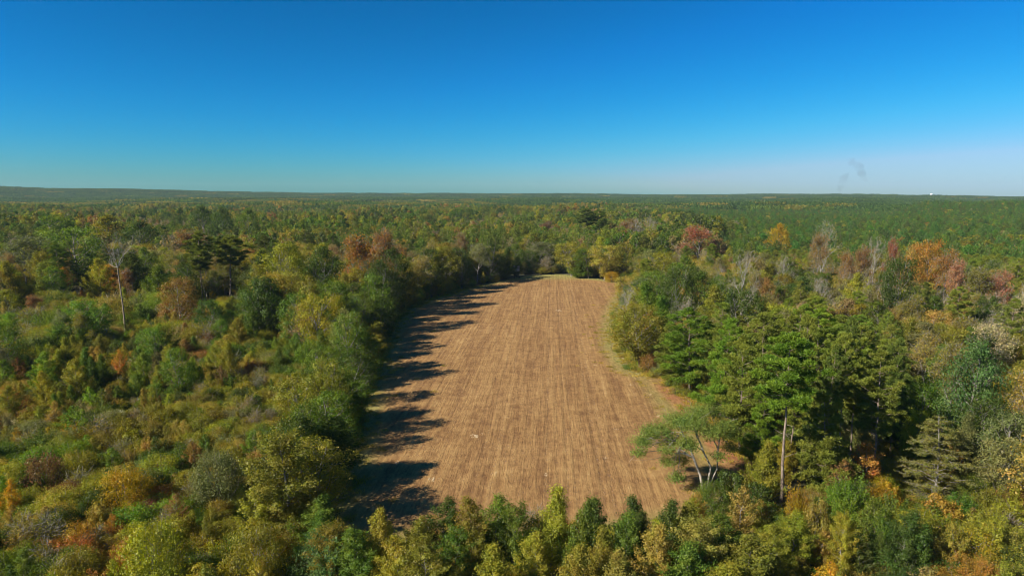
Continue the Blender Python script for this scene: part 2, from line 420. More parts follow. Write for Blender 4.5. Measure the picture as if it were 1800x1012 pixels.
def plume(seed):
    g = np.random.default_rng(seed); T = MB(); K = MB()
    for i in range(22):
        a = g.uniform(0, 6.28); r = 1.3 * math.sqrt(g.random()); z = 2.9 - r * .5 + g.normal() * .2
        c = np.array([r * math.cos(a), r * math.sin(a), z]); limb(T, [c[0] * .2, c[1] * .2, 0], c, .02, .008, g, -.05, 4, 3)
        n = 26; p = c + g.normal(size=(n, 3)) * [.24, .24, .10]
        add_leaves(K, p, g.normal(size=(n, 3)) * .4 + [0, 0, 1], .15, .6, g.uniform(.2, 1, n), g)
    return T, K
for i in range(2): reg('plume', plume(400 + i), 3.0, 2.6, M_BARK, M_LEAF)
# coarser copies for far trees
for i in range(4): reg('far_oak', broadleaf(210 + i, 14, 9, .1, [prof_round, prof_top, prof_round, prof_oval][i], 16, 1500, .66, trunk_r=.24, clump=.3), 14, 10, M_BARK, M_LEAF)
for i in range(3): reg('far_tall', broadleaf(220 + i, 18, 7.5, .2, [prof_oval, prof_top, prof_oval][i], 22, 1300, .72, trunk_r=.22, clump=.3), 18, 7.5, M_BARK, M_LEAF)
for i in range(3): reg('far_pine', pine(230 + i, 17, 6.6, [.3, .45, .2][i], 420, .95, .2, ['oval', 'oval', 'cone'][i], pads=26), 17, 6.6, M_PBARK, M_NEEDLE)
for i in range(2): reg('far_bare', bare(240 + i, 16, 8, .3, 3, .22, 8, 420, .6, 1.0), 16, 8, M_BARK, M_LEAF)
print('library tris', sum(2 * len(m.polygons) for k in LIB.values() for e in k for m in e[:2] if m))

def forest_patch(seed, kind):
    g = np.random.default_rng(seed); K = MB()
    n = 95
    for i in range(n):
        r = 30 * math.sqrt((i + .5) / n); a = i * 2.399
        c = np.array([r * math.cos(a) + g.normal() * 1.3, r * math.sin(a) + g.normal() * 1.3, 0])
        ht = g.uniform(11, 17) * (1 if kind else 1.0); rr = g.uniform(2.2, 3.6)
        m = 30
        d = unit(g.normal(size=(m, 3)) + np.array([0, 0, .7]))
        p = c + np.array([0, 0, ht - rr]) + d * rr * np.array([1, 1, 1.15]) * g.uniform(.7, 1, (m, 1))
        add_leaves(K, p, d + g.normal(size=(m, 3)) * .45, 1.7, .75, g.uniform(0, .6) + g.uniform(0, .4, m), g)
    return K.mesh('far_canopy', M_LEAF)
PATCHES = [forest_patch(300 + i, i % 2) for i in range(4)]

# ------------------------------------------------------------------ ground
def smooth_noise_nodes(t, vec, scale, detail=4.0, rough=.55):
    n = N(t, 'ShaderNodeTexNoise', i_Scale=scale, i_Detail=detail, i_Roughness=rough); L(t, vec, n.inputs['Vector']); return n.outputs['Fac']
def ramp(t, fac, stops):
    cr = N(t, 'ShaderNodeValToRGB'); e = cr.color_ramp.elements
    while len(e) < len(stops): e.new(.5)
    for q, (p, c) in zip(e, stops): q.position = p; q.color = (*c, 1)
    L(t, fac, cr.inputs[0]); return cr.outputs[0]
def mixc(t, fac, a, b, mode='MIX'):
    m = N(t, 'ShaderNodeMix', data_type='RGBA', blend_type=mode)
    for i, v in ((0, fac), (6, a), (7, b)):
        if isinstance(v, (int, float)): m.inputs[i].default_value = v
        elif isinstance(v, tuple): m.inputs[i].default_value = (*v, 1)
        else: L(t, v, m.inputs[i])
    return m.outputs[2]

M_GROUND, t, out = newmat('woodland floor')
tc = N(t, 'ShaderNodeTexCoord'); P = tc.outputs['Object']
c1 = ramp(t, smooth_noise_nodes(t, P, .09, 6), [(.3, (.035, .040, .014)), (.5, (.07, .065, .025)), (.7, (.10, .075, .035))])
c2 = ramp(t, smooth_noise_nodes(t, P, 1.3, 5), [(.3, (.03, .035, .012)), (.7, (.12, .10, .045))])
bs = N(t, 'ShaderNodeBsdfPrincipled', i_Roughness=.95); L(t, mixc(t, .5, c1, c2), bs.inputs['Base Color'])
bp = N(t, 'ShaderNodeBump', i_Strength=.8, i_Distance=.3); L(t, smooth_noise_nodes(t, P, 2.0, 6), bp.inputs['Height']); L(t, bp.outputs[0], bs.inputs['Normal'])
L(t, bs.outputs[0], out.inputs[0])

def polar_ground():
    rr = np.concatenate([[0], np.geomspace(8, 14000, 90)]); na = 240
    a = np.arange(na) * 2 * math.pi / na
    X = rr[:, None] * np.sin(a)[None]; Y = rr[:, None] * np.cos(a)[None]
    Z = terrain(X, Y)
    V = np.stack([X, Y, Z], -1).reshape(-1, 3)
    i = np.arange(len(rr) - 1)[:, None] * na; j = np.arange(na)[None]; j2 = (j + 1) % na
    F = np.stack([i + j, i + na + j, i + na + j2, i + j2], -1).reshape(-1, 4)
    m = MB(); m.add(V, F[na:])
    # centre disc
    m2 = [[0, 0, 0]]
    me = m.mesh('ground', M_GROUND, True); return me
g_me = polar_ground()
ground_o = link('ground', g_me, kind='structure')

# ---- the ploughed field: outline of its edge on the ground
FIELD_PX = [(540, 985), (572, 915), (590, 870), (603, 830), (615, 790), (626, 740), (640, 690), (660, 645), (676, 605), (690, 572), (712, 546),
            (760, 525), (830, 505), (900, 490), (935, 484.5), (985, 482.5), (1040, 489), (1104, 499), (1104, 512), (1088, 540), (1082, 575),
            (1085, 610), (1112, 650), (1165, 668), (1215, 705), (1258, 745), (1305, 800), (1330, 850), (1300, 900), (1220, 925), (1130, 945), (1000, 950), (800, 955), (650, 970)]
FIELD = np.array([ground(*p) for p in FIELD_PX])
def in_poly(x, y, P=FIELD):
    x = np.asarray(x, float); y = np.asarray(y, float); c = np.zeros(x.shape, bool)
    n = len(P); j = n - 1
    for i in range(n):
        xi, yi = P[i]; xj, yj = P[j]
        k = ((yi > y) != (yj > y)) & (x < (xj - xi) * (y - yi) / (yj - yi + 1e-12) + xi)
        c ^= k; j = i
    return c
def edge_dist(x, y, P=FIELD):
    x = np.asarray(x, float); y = np.asarray(y, float); d = np.full(x.shape, 1e9)
    for i in range(len(P)):
        a = P[i]; b = P[(i + 1) % len(P)]; ab = b - a
        t_ = np.clip(((x - a[0]) * ab[0] + (y - a[1]) * ab[1]) / (ab @ ab), 0, 1)
        d = np.minimum(d, np.hypot(x - a[0] - ab[0] * t_, y - a[1] - ab[1] * t_))
    return d
def furrow_u(x, y):
    """across-row coordinate: rows fan gently toward the far right"""
    return x - .058 * y

M_FIELD, t, out = newmat('tilled soil with straw')
tc = N(t, 'ShaderNodeTexCoord'); P = tc.outputs['Object']
au = N(t, 'ShaderNodeAttribute', attribute_name='furrow'); ag = N(t, 'ShaderNodeAttribute', attribute_name='grass'); an = N(t, 'ShaderNodeAttribute', attribute_name='needle_litter')
sx = N(t, 'ShaderNodeSeparateXYZ'); L(t, P, sx.inputs[0])
cu = N(t, 'ShaderNodeCombineXYZ'); L(t, au.outputs['Fac'], cu.inputs[0]); L(t, mathn(t, 'MULTIPLY', sx.outputs['Y'], .045), cu.inputs[1])
UV = cu.outputs[0]
streak = smooth_noise_nodes(t, UV, 1.1, 6, .7)
streak2 = smooth_noise_nodes(t, UV, .22, 3, .5)
mpf = N(t, 'ShaderNodeMapping'); mpf.inputs['Scale'].default_value = (1, .42, 1); L(t, P, mpf.inputs['Vector'])
fine = smooth_noise_nodes(t, mpf.outputs[0], 2.0, 7, .78)
mid = smooth_noise_nodes(t, P, .35, 5, .6)
v = mathn(t, 'ADD', mathn(t, 'MULTIPLY', streak, .28), mathn(t, 'ADD', mathn(t, 'MULTIPLY', fine, .36), mathn(t, 'ADD', mathn(t, 'MULTIPLY', streak2, .14), mathn(t, 'MULTIPLY', mid, .20))))
soil = ramp(t, v, [(.36, (.130, .064, .025)), (.44, (.225, .118, .045)), (.50, (.320, .182, .068)), (.57, (.415, .253, .098)), (.66, (.62, .44, .22))])
gr = ramp(t, fine, [(.3, (.14, .14, .035)), (.5, (.25, .24, .065)), (.7, (.40, .33, .12))])
nd = ramp(t, fine, [(.3, (.17, .065, .025)), (.55, (.34, .15, .06)), (.75, (.45, .26, .12))])
brk = mathn(t, 'MULTIPLY_ADD', mid, 1.5, .15)
big = smooth_noise_nodes(t, P, .045, 4, .6)
soil = mixc(t, mathn(t, 'MULTIPLY_ADD', big, 1.2, -.35), soil, (.72, .66, .58), 'MULTIPLY')
col = mixc(t, mathn(t, 'MULTIPLY', ag.outputs['Fac'], brk), soil, gr)
col = mixc(t, mathn(t, 'MULTIPLY', an.outputs['Fac'], brk), col, nd)
bs = N(t, 'ShaderNodeBsdfPrincipled', i_Roughness=.95); L(t, col, bs.inputs['Base Color'])
bs.inputs['Specular IOR Level'].default_value = .2
bp = N(t, 'ShaderNodeBump', i_Strength=1.0, i_Distance=.22)
L(t, mathn(t, 'ADD', mathn(t, 'MULTIPLY', fine, .8), streak), bp.inputs['Height']); L(t, bp.outputs[0], bs.inputs['Normal'])
L(t, bs.outputs[0], out.inputs[0])

def field_mesh():
    x0, y0 = FIELD.min(0) - 1; x1, y1 = FIELD.max(0) + 1
    # finer near the camera: rows of vertices whose pitch grows with distance
    ys = [y0]
    while ys[-1] < y1: ys.append(ys[-1] + max(.45, ys[-1] * .0062))
    ys = np.array(ys); us = np.arange(x0 - .06 * y1, x1, .32)
    u, Y = np.meshgrid(us, ys)
    X = u + .058 * Y
    g = np.random.default_rng(5)
    uk = us; un = g.normal(size=len(uk)) * .015 * (1 + .8 * np.sin(uk * .31) * np.sin(uk * .113 + 1))
    Z = .05 + un[None] * np.ones_like(Y) + .007 * np.sin(u * 2 * math.pi / 1.55)
    ins = in_poly(X, Y); ed = edge_dist(X, Y)
    Z = np.where(ins, .012 + (Z + .13) * sstep(0, 2.5, ed), .012)
    n, m_ = X.shape
    keep = ins | (ed < .6)
    i = np.arange(n - 1)[:, None] * m_; j = np.arange(m_ - 1)[None]
    F = np.stack([i + j, i + j + 1, i + m_ + j + 1, i + m_ + j], -1).reshape(-1, 4)
    k = keep.ravel()[F].any(1); F = F[k]
    used = np.unique(F); mp = np.full(X.size, -1); mp[used] = np.arange(len(used))
    mb = MB(); mb.add(np.stack([X, Y, Z], -1).reshape(-1, 3)[used], mp[F])
    me = mb.mesh('field', M_FIELD, True)
    px = X.ravel()[used]; py = Y.ravel()[used]; e = ed.ravel()[used]
    A = ground(1125, 655); B = ground(1240, 735)
    nook = sstep(26, 8, np.hypot((px - ground(1190, 690)[0]), (py - ground(1190, 690)[1]) * .55))
    right = sstep(ground(1110, 660)[0] - 2, ground(1110, 660)[0] + 6, px) * sstep(84, 92, py)
    grass = np.clip(sstep(6.5, .5, e) * .95 + sstep(300, 314, py) * .7 + right * sstep(150, 128, py) * sstep(13, 7, e) * 1.0, 0, 1)
    right2 = right * sstep(150, 128, py)
    litter = np.clip(right2 * sstep(6.5, 3, e) * 1.2, 0, 1)
    for nm, arr in (('furrow', furrow_u(px, py)), ('grass', grass), ('needle_litter', litter)):
        a = me.attributes.new(nm, 'FLOAT', 'POINT'); a.data.foreach_set('value', arr.astype(np.float32))
    return me
link('field', field_mesh(), kind='structure')

# ------------------------------------------------------------------ planting
COL = {  # real leaf colours (linear)
 'dark green': (.052, .080, .018), 'green': (.085, .130, .022), 'bright green': (.115, .180, .022), 'olive': (.165, .160, .030),
 'yellow-green': (.195, .200, .028), 'khaki': (.250, .210, .055), 'russet': (.195, .128, .046), 'orange': (.290, .170, .040),
 'yellow': (.280, .200, .018), 'maroon': (.12, .075, .038), 'grey-green': (.130, .145, .060), 'grey-brown': (.200, .165, .075),
 'red': (.26, .11, .060), 'pink': (.30, .15, .09), 'pine green': (.130, .158, .030), 'deep pine green': (.088, .120, .026), 'far pine green': (.062, .110, .028), 'white-flecked': (.46, .46, .34),
 'cream': (.36, .32, .20), 'blue-green': (.065, .115, .040)}
for _k in COL: COL[_k] = tuple(np.array(COL[_k]) * np.array([1.21, 1.17, .84]))
I = []   # every plant: dicts
KINDCAT = {'oak': ('hardwood_tree', 'hardwood tree'), 'gum': ('hardwood_tree', 'hardwood tree'), 'tall': ('hardwood_tree', 'hardwood tree'), 'thin': ('hardwood_tree', 'hardwood tree'),
 'far_oak': ('hardwood_tree', 'hardwood tree'), 'far_tall': ('hardwood_tree', 'hardwood tree'), 'bare': ('bare_tree', 'bare tree'), 'far_bare': ('bare_tree', 'bare tree'),
 'pine': ('pine_tree', 'pine tree'), 'young_pine': ('pine_tree', 'pine tree'), 'far_pine': ('pine_tree', 'pine tree'),
 'shrub': ('shrub', 'shrub'), 'bush': ('shrub', 'shrub'), 'wispy': ('shrub', 'shrub'), 'plume': ('shrub', 'shrub'), 'sapling': ('sapling', 'sapling'), 'low': ('low', 'low')}
def hides_landmark(x, y, h):
    px, py, f = project(x, y, h)
    if x < 0:
        return any(abs(px - a) < w_ and y < yy and py < t_ for a, w_, yy, t_ in ((222, 26, 172, 592), (357, 34, 226, 525), (405, 34, 232, 520), (143, 34, 265, 500), (48, 26, 250, 506)))
    return (abs(px - 1372) < 30 and y < 84 and py < 884) or (abs(px - 1640) < 78 and y < 84 and py < 872) or (abs(px - 1222) < 62 and y < 80 and py < 846)
def put(kind, x, y, h, wd=None, col='green', label=None, var=None, rot=None, jit=.12, lift=0.0):
    if FILLING and ((y < 85 and x > 10) or (x < -40 and 120 < y < 270)) and hides_landmark(x, y, h):
        if x > 0: return
        kind, h, wd = 'shrub', random.uniform(1.4, 2.2), random.uniform(2.6, 3.6)
    if kind == 'shrub' and (wd or h) > 4.6: kind = 'bush'
    v = random.randrange(len(LIB[kind])) if var is None else var % len(LIB[kind])
    H0, W0 = LIB[kind][v][2:]
    sz = h / H0; s = (wd / W0) if wd else sz * random.uniform(.85, 1.15)
    c = np.array(COL[col]) * (1 + np.array([random.uniform(-jit, jit) for _ in range(3)])) * random.uniform(.85, 1.15)
    I.append(dict(kind=kind, var=v, x=float(x), y=float(y), z=float(terrain(x, y)) + lift, s=s, sz=sz, rot=random.uniform(0, 6.283) if rot is None else rot, tint=c, col=col, label=label, h=h, w=s * W0, tx=random.gauss(0, .045), ty=random.gauss(0, .045)))
HEROES = []; FILLING = False
def hero(px, base, top, wpx, kind, col, label=None, var=None):
    x, y = ground(px, base)
    h = height_at(y, top); f = project(x, y, h * .6)[2]
    put(kind, x, y, h, wpx * f / FPX, col, label, var, jit=.05); HEROES.append((x, y, wpx * f / FPX * .5))

# -- left of the field: tall trees standing over the thicket
hero(357, 543, 408, 54, 'pine', 'pine green', 'tall pine with a long bare trunk rising from the left thicket', 1)
hero(405, 538, 416, 58, 'pine', 'pine green', 'tall pine with wide layered branches, just right of a similar bare-stemmed pine', 3)
hero(143, 512, 403, 112, 'oak', 'green', 'broad dome-crowned green tree standing alone left of the bare snag', 2)
hero(48, 524, 415, 90, 'thin', 'grey-green', 'grey-green thin-crowned tree at the left edge above the thicket', 0)
hero(505, 566, 432, 92, 'oak', 'yellow-green', 'yellow-green round tree at the thicket edge beside a grey twiggy one', 0)
hero(478, 548, 486, 46, 'bare', 'grey-brown', 'small grey bare tree left of the yellow-green round tree')
hero(575, 566, 436, 84, 'oak', 'dark green', 'dense dark green tree right of the yellow-green round tree', 3)
hero(628, 566, 415, 74, 'thin', 'orange', 'tall thin-leaved tawny tree with pale trunk near the field corner', 1)
hero(676, 548, 402, 62, 'thin', 'russet', 'russet-topped slender tree above the upper left field edge', 2)
hero(330, 500, 405, 70, 'thin', 'russet', 'russet tree with bare grey twig tops behind the two tall pines')
hero(300, 505, 412, 56, 'far_bare', 'grey-brown', 'grey twig-topped tree left of the russet one behind the pines')
hero(360, 440, 364, 50, 'oak', 'dark green'); hero(395, 444, 366, 46, 'oak', 'dark green'); hero(437, 445, 368, 46, 'oak', 'green')
hero(200, 478, 380, 70, 'tall', 'olive'); hero(110, 470, 380, 60, 'tall', 'green'); hero(250, 480, 390, 70, 'oak', 'dark green')
for a in [(382, 530, 450, 26, 'thin', 'khaki'), (285, 560, 470, 60, 'gum', 'green'), (75, 540, 440, 44, 'gum', 'olive'), (110, 520, 430, 50, 'thin', 'olive'), (450, 560, 440, 60, 'gum', 'dark green'),
          (540, 560, 470, 60, 'gum', 'green'), (600, 575, 480, 60, 'gum', 'olive'), (232, 530, 440, 60, 'gum', 'dark green'), (180, 540, 455, 40, 'gum', 'yellow-green'), (20, 560, 460, 60, 'gum', 'olive')]: hero(*a)
# -- the hedge of trees along the left edge of the field (they throw the long shadows)
for a in [(552, 905, 730, 130, 'oak', 'olive'), (520, 860, 700, 120, 'oak', 'dark green'), (568, 850, 690, 110, 'gum', 'dark green'), (585, 800, 655, 96, 'oak', 'green'), (545, 770, 620, 110, 'oak', 'olive'),
          (600, 745, 612, 90, 'gum', 'green'), (618, 712, 585, 86, 'oak', 'dark green'), (575, 690, 585, 90, 'oak', 'green'), (640, 670, 560, 84, 'oak', 'green'), (655, 632, 545, 70, 'gum', 'olive'),
          (668, 600, 520, 64, 'oak', 'dark green'), (610, 640, 560, 80, 'oak', 'green'), (672, 575, 500, 60, 'gum', 'yellow-green'), (690, 556, 478, 64, 'oak', 'dark green'), (712, 540, 455, 60, 'gum', 'olive'),
          (735, 530, 448, 54, 'thin', 'khaki'), (757, 522, 440, 56, 'oak', 'dark green'), (785, 513, 432, 50, 'tall', 'olive'), (812, 508, 436, 52, 'oak', 'dark green'), (838, 500, 428, 50, 'thin', 'grey-green'),
          (862, 496, 430, 48, 'oak', 'dark green'), (885, 491, 432, 44, 'gum', 'dark green'), (700, 520, 430, 50, 'thin', 'orange'), (805, 490, 408, 30, 'thin', 'russet'), (762, 505, 425, 40, 'thin', 'khaki'),
          (820, 488, 425, 26, 'gum', 'orange'), (735, 505, 440, 50, 'tall', 'grey-green'), (560, 960, 835, 90, 'gum', 'green')]:
    a = list(a)
    if a[1] > 560: a[2] = a[1] - (a[1] - a[2]) * .74
    hero(*a)
SUNV = np.array([math.sin(R(SUN_AZ + 180)), math.cos(R(SUN_AZ + 180))])
def shadow_tree(px, py, kind, col, off=3.2, wf=.62):
    tip = np.array(ground(px, py)); L_ = 4.0
    while L_ < 40:
        b = tip - SUNV * L_
        if not in_poly(*b) and edge_dist(*b) > off: break
        L_ += .25
    h = L_ * math.tan(R(SUN_EL)) + .6
    put(kind, b[0], b[1], h, h * wf, col, jit=.06); HEROES.append((b[0], b[1], h * wf * .4))
for a in [(765, 882, 'gum', 'olive'), (750, 818, 'oak', 'green'), (742, 836, 'gum', 'dark green'), (770, 745, 'oak', 'olive'), (735, 728, 'gum', 'green'), (785, 655, 'oak', 'green'), (770, 645, 'gum', 'olive'), (820, 568, 'oak', 'dark green'), (800, 575, 'oak', 'green'), (835, 538, 'oak', 'dark green'), (870, 512, 'gum', 'olive')]: shadow_tree(*a)
# -- far end of the field
for a in [(925, 478, 440, 44, 'oak', 'dark green'), (950, 478, 425, 56, 'thin', 'grey-green'), (962, 482, 455, 26, 'wispy', 'grey-brown'), (975, 470, 425, 50, 'oak', 'dark green'), (935, 470, 410, 50, 'tall', 'olive'),
          (1005, 487, 428, 66, 'oak', 'olive'), (1035, 490, 436, 56, 'oak', 'green'), (1062, 494, 432, 60, 'oak', 'khaki'), (1094, 493, 430, 60, 'oak', 'olive'), (1124, 494, 436, 54, 'oak', 'green'),
          (1075, 496, 478, 26, 'shrub', 'yellow'), (1018, 489, 462, 34, 'gum', 'green'), (1142, 506, 440, 60, 'oak', 'grey-green'), (1160, 530, 446, 66, 'oak', 'yellow-green'), (1195, 560, 452, 70, 'oak', 'green'),
          (1225, 480, 398, 60, 'thin', 'red', 'salmon-red crowned tree beyond the right end of the field'), (1210, 470, 402, 40, 'oak', 'red'), (963, 440, 388, 34, 'thin', 'maroon'), (1105, 445, 385, 44, 'thin', 'russet'), (1140, 450, 380, 36, 'bare', 'grey-brown'),
          (1115, 450, 384, 40, 'bare', 'khaki'), (1055, 440, 368, 40, 'pine', 'deep pine green'), (1030, 440, 366, 34, 'pine', 'deep pine green'), (1365, 470, 395, 46, 'oak', 'yellow'), (905, 482, 430, 40, 'oak', 'green')]: hero(*a)
for _px in range(893, 1112, 9): put('bush', *ground(_px, 480.5 + random.uniform(-1.2, 1.2) + max(0, (_px - 1000) * .10)), random.uniform(3.5, 6.5), random.uniform(5, 8), random.choice(['olive', 'green', 'dark green', 'grey-green']))
# -- right edge of the field
hero(1124, 648, 540, 100, 'oak', 'olive', 'olive rounded tree with a short white trunk on the right field edge', 2)
for a in [(1124, 590, 500, 60, 'gum', 'yellow-green'), (1140, 605, 495, 70, 'gum', 'green'), (1165, 640, 520, 70, 'gum', 'green'), (1124, 545, 492, 50, 'oak', 'green'), (1150, 570, 478, 64, 'oak', 'green'), (1185, 600, 470, 70, 'oak', 'dark green'),
          (1230, 600, 480, 80, 'oak', 'green'), (1265, 620, 500, 70, 'gum', 'olive'), (1300, 640, 510, 80, 'oak', 'dark green')]: hero(*a)
hero(1212, 690, 545, 100, 'young_pine', 'bright green', 'bright green bushy pine behind the grassy nook of the field', 1)
hero(1180, 672, 570, 66, 'young_pine', 'pine green')
for a in [(1265, 735, 565, 96, 'young_pine', 'bright green'), (1300, 790, 590, 100, 'young_pine', 'pine green'), (1262, 700, 575, 80, 'young_pine', 'pine green'), (1335, 760, 560, 96, 'young_pine', 'pine green'), (1290, 740, 580, 60, 'young_pine', 'bright green'),
          (1345, 700, 548, 90, 'pine', 'pine green'), (1390, 740, 545, 80, 'pine', 'pine green'), (1330, 830, 690, 90, 'young_pine', 'bright green'), (1415, 790, 560, 76, 'young_pine', 'pine green'), (1440, 730, 545, 90, 'pine', 'bright green'),
          (1470, 850, 590, 70, 'pine', 'pine green'), (1495, 790, 565, 74, 'young_pine', 'deep pine green'), (1520, 750, 572, 80, 'pine', 'pine green'), (1565, 800, 600, 76, 'young_pine', 'deep pine green'), (1410, 690, 540, 80, 'young_pine', 'bright green'),
          (1480, 700, 555, 80, 'pine', 'pine green'), (1560, 740, 598, 76, 'pine', 'pine green'), (1440, 850, 610, 64, 'pine', 'deep pine green'), (1385, 830, 600, 60, 'pine', 'pine green')]: hero(a[0], a[1], a[2], a[3] * .86, *a[4:])
hero(1534, 858, 618, 84, 'pine', 'pine green', 'pine with a clear grey lower trunk at the right end of the pine group', 0)
hero(1372, 890, 585, 112, 'pine', 'bright green', 'nearest tall pine with long bare leaning trunk right of the spreading tree', 3)
hero(1692, 812, 604, 116, 'oak', 'blue-green', 'large blue-green round tree right of the tiered dying conifer', 3)
for a in [(1775, 830, 650, 90, 'thin', 'khaki'), (1735, 720, 570, 84, 'thin', 'cream'), (1790, 760, 640, 80, 'oak', 'olive'), (1660, 740, 610, 70, 'oak', 'green'), (1780, 700, 590, 70, 'oak', 'olive'), (1830, 800, 620, 100, 'oak', 'olive'),
          (1620, 720, 585, 60, 'thin', 'khaki'), (1600, 690, 560, 60, 'gum', 'olive'), (1640, 690, 570, 70, 'oak', 'olive'), (1700, 680, 560, 70, 'thin', 'olive')]: hero(*a)
hero(1297, 610, 450, 64, 'bare', 'grey-brown', 'white-limbed bare tree standing among green trees right of the field', 1)
for a in [(1345, 590, 490, 40, 'gum', 'russet'), (1335, 580, 486, 30, 'gum', 'maroon'), (1440, 530, 395, 48, 'bare', 'grey-brown'), (1435, 540, 410, 40, 'thin', 'russet'), (1530, 540, 420, 44, 'bare', 'grey-brown'), (1515, 545, 430, 40, 'thin', 'russet'),
          (1560, 540, 420, 26, 'thin', 'red'), (1618, 560, 424, 70, 'oak', 'orange'), (1655, 575, 440, 50, 'thin', 'orange'), (1680, 585, 455, 40, 'thin', 'pink'), (1745, 600, 478, 60, 'thin', 'pink'), (1710, 600, 470, 60, 'thin', 'olive'),
          (1570, 600, 455, 66, 'oak', 'dark green'), (1790, 640, 500, 50, 'bare', 'cream'), (1770, 650, 520, 40, 'thin', 'cream'), (1480, 560, 440, 40, 'thin', 'russet'), (1375, 540, 450, 40, 'bare', 'grey-brown'), (1500, 600, 480, 50, 'gum', 'yellow-green'),
          (1600, 560, 430, 40, 'thin', 'khaki')]: hero(*a)
# -- shrubs that stand out
for a in [(224, 905, 828, 92, 'shrub', 'yellow', 'round golden-olive shrub standing out in the near left thicket'), (395, 890, 800, 96, 'shrub', 'grey-green', 'soft grey-green bush between the golden shrub and the field'),
          (140, 795, 712, 52, 'sapling', 'bright green', 'bright green sapling above the maroon bushes on the left'), (85, 885, 805, 60, 'shrub', 'maroon', 'dark maroon leafed bush left of the golden shrub'),
          (222, 800, 752, 44, 'shrub', 'yellow-green', 'pale yellow-green bush below the white-flowered patch'), (545, 665, 600, 60, 'shrub', 'bright green', 'vivid green bush in the thicket near the field edge'),
          (345, 690, 640, 36, 'shrub', 'bright green'), (585, 1030, 935, 150, 'shrub', 'blue-green', 'blue-green feathery bush in the very front left of the field'), (275, 1040, 925, 120, 'shrub', 'yellow-green', 'lime yellow-green bush in the front below the golden shrub'),
          (495, 930, 845, 36, 'sapling', 'russet', 'russet-tipped sapling near the bottom left field corner'), (450, 1040, 930, 110, 'shrub', 'olive', 'olive bush at the bottom between the two front bushes'),
          (460, 960, 860, 60, 'sapling', 'yellow-green'), (1485, 925, 838, 92, 'shrub', 'bright green', 'bright lime-green bush at the foot of the pine group'), (1404, 935, 850, 46, 'shrub', 'yellow', 'yellow-orange bush right beside the foot of the long bare pine trunk'),
          (1335, 880, 770, 70, 'gum', 'yellow-green'), (1432, 955, 880, 50, 'shrub', 'khaki'), (1762, 920, 862, 46, 'shrub', 'pink', 'crimson-pink shrub near the bottom right corner'), (1790, 925, 855, 44, 'shrub', 'red'),
          (1250, 905, 850, 70, 'shrub', 'green'), (1285, 900, 835, 60, 'shrub', 'dark green'), (1330, 910, 850, 60, 'shrub', 'dark green'), (1600, 980, 900, 90, 'shrub', 'yellow-green'), (1560, 950, 870, 60, 'shrub', 'green')]: hero(*a)
# -- row of young trees in front of the field, seen from above
FRONT = [(675, 62, 884, 'yellow-green', 44), (640, 60, 925, 'green', 70), (710, 58, 935, 'yellow-green', 60), (735, 63, 905, 'olive', 50), (775, 65, 884, 'dark green', 66), (800, 60, 930, 'green', 60), (835, 61, 880, 'olive', 60), (868, 64, 868, 'green', 66),
         (905, 62, 885, 'green', 60), (940, 59, 935, 'yellow-green', 60), (965, 63, 848, 'yellow-green', 74), (1000, 60, 880, 'green', 60), (1040, 63, 868, 'dark green', 60), (1052, 58, 930, 'olive', 60), (1085, 61, 905, 'green', 60), (1115, 64, 862, 'dark green', 66),
         (1140, 58, 925, 'khaki', 60), (1165, 62, 890, 'dark green', 66), (1205, 64, 880, 'olive', 60), (1225, 60, 915, 'khaki', 70), (1260, 63, 905, 'green', 70), (1300, 60, 925, 'olive', 70), (1345, 64, 910, 'yellow-green', 50), (1190, 57, 950, 'green', 80),
         (760, 56, 950, 'olive', 70), (870, 56, 955, 'yellow-green', 80), (1000, 55, 955, 'olive', 80), (1090, 55, 965, 'khaki', 80), (1270, 56, 970, 'yellow-green', 80), (600, 62, 915, 'olive', 60), (570, 66, 900, 'green', 60), (1380, 66, 905, 'yellow-green', 60)]
for px, d, top, col, wpx in FRONT:
    f = d + 6; x = (px - 900) / FPX * f; h = height_at(d, top + random.uniform(-8, 10))
    put('gum', x, d, h, wpx * f / FPX * 1.28, col, jit=.08, var=random.choice([0, 2, 1, 4, 3, 1, 4])); HEROES.append((x, d, 1.2))
HEROES.append((*ground(1640, 880), 5.5)); HEROES.append((*ground(1222, 870), 4.5)); HEROES.append((*ground(1372, 905), 2.0))
HX = np.array([(a[0], a[1], a[2]) for a in HEROES])

FILLING = True
def jgrid(spacing, r0, r1, azmax, g):
    n = int(r1 / spacing) + 1
    X, Y = np.meshgrid(np.arange(-n, n + 1) * spacing, np.arange(0, n + 1) * spacing * .9)
    X = X + (np.arange(X.shape[0])[:, None] % 2) * spacing * .5
    X = X + g.uniform(-.42, .42, X.shape) * spacing; Y = Y + g.uniform(-.42, .42, X.shape) * spacing
    X = X.ravel(); Y = Y.ravel(); r = np.hypot(X, Y); az = np.degrees(np.abs(np.arctan2(X, Y)))
    k = (r > r0) & (r < r1) & ((az < azmax) | ((r < 120) & (Y > 20) & (az < azmax + 12)))
    return X[k], Y[k]
def cellrand(x, y, s, salt):
    v = np.sin(np.floor(x / s + salt) * 127.1 + np.floor(y / s + salt * 1.7) * 311.7 + salt * 74.7) * 43758.5453
    return v - np.floor(v)
def vnoise(x, y, s, salt=0):
    return .5 + .25 * (np.sin(x / s + salt * 1.3 + 1.7 * np.sin(y / s * .7 + salt)) + np.sin(y / s * 1.1 + 2.1 * salt + 1.3 * np.sin(x / s * .8)))
def pick(weights, u):
    ks = list(weights); tot = sum(weights.values()); a = 0
    for k in ks:
        a += weights[k] / tot
        if u <= a: return k
    return ks[-1]
g = np.random.default_rng(99)
SHR = {'olive': 28, 'green': 20, 'khaki': 11, 'dark green': 6, 'yellow-green': 20, 'grey-brown': 3, 'grey-green': 6, 'bright green': 7, 'russet': 4, 'maroon': .8, 'orange': .6, 'yellow': 1.2}
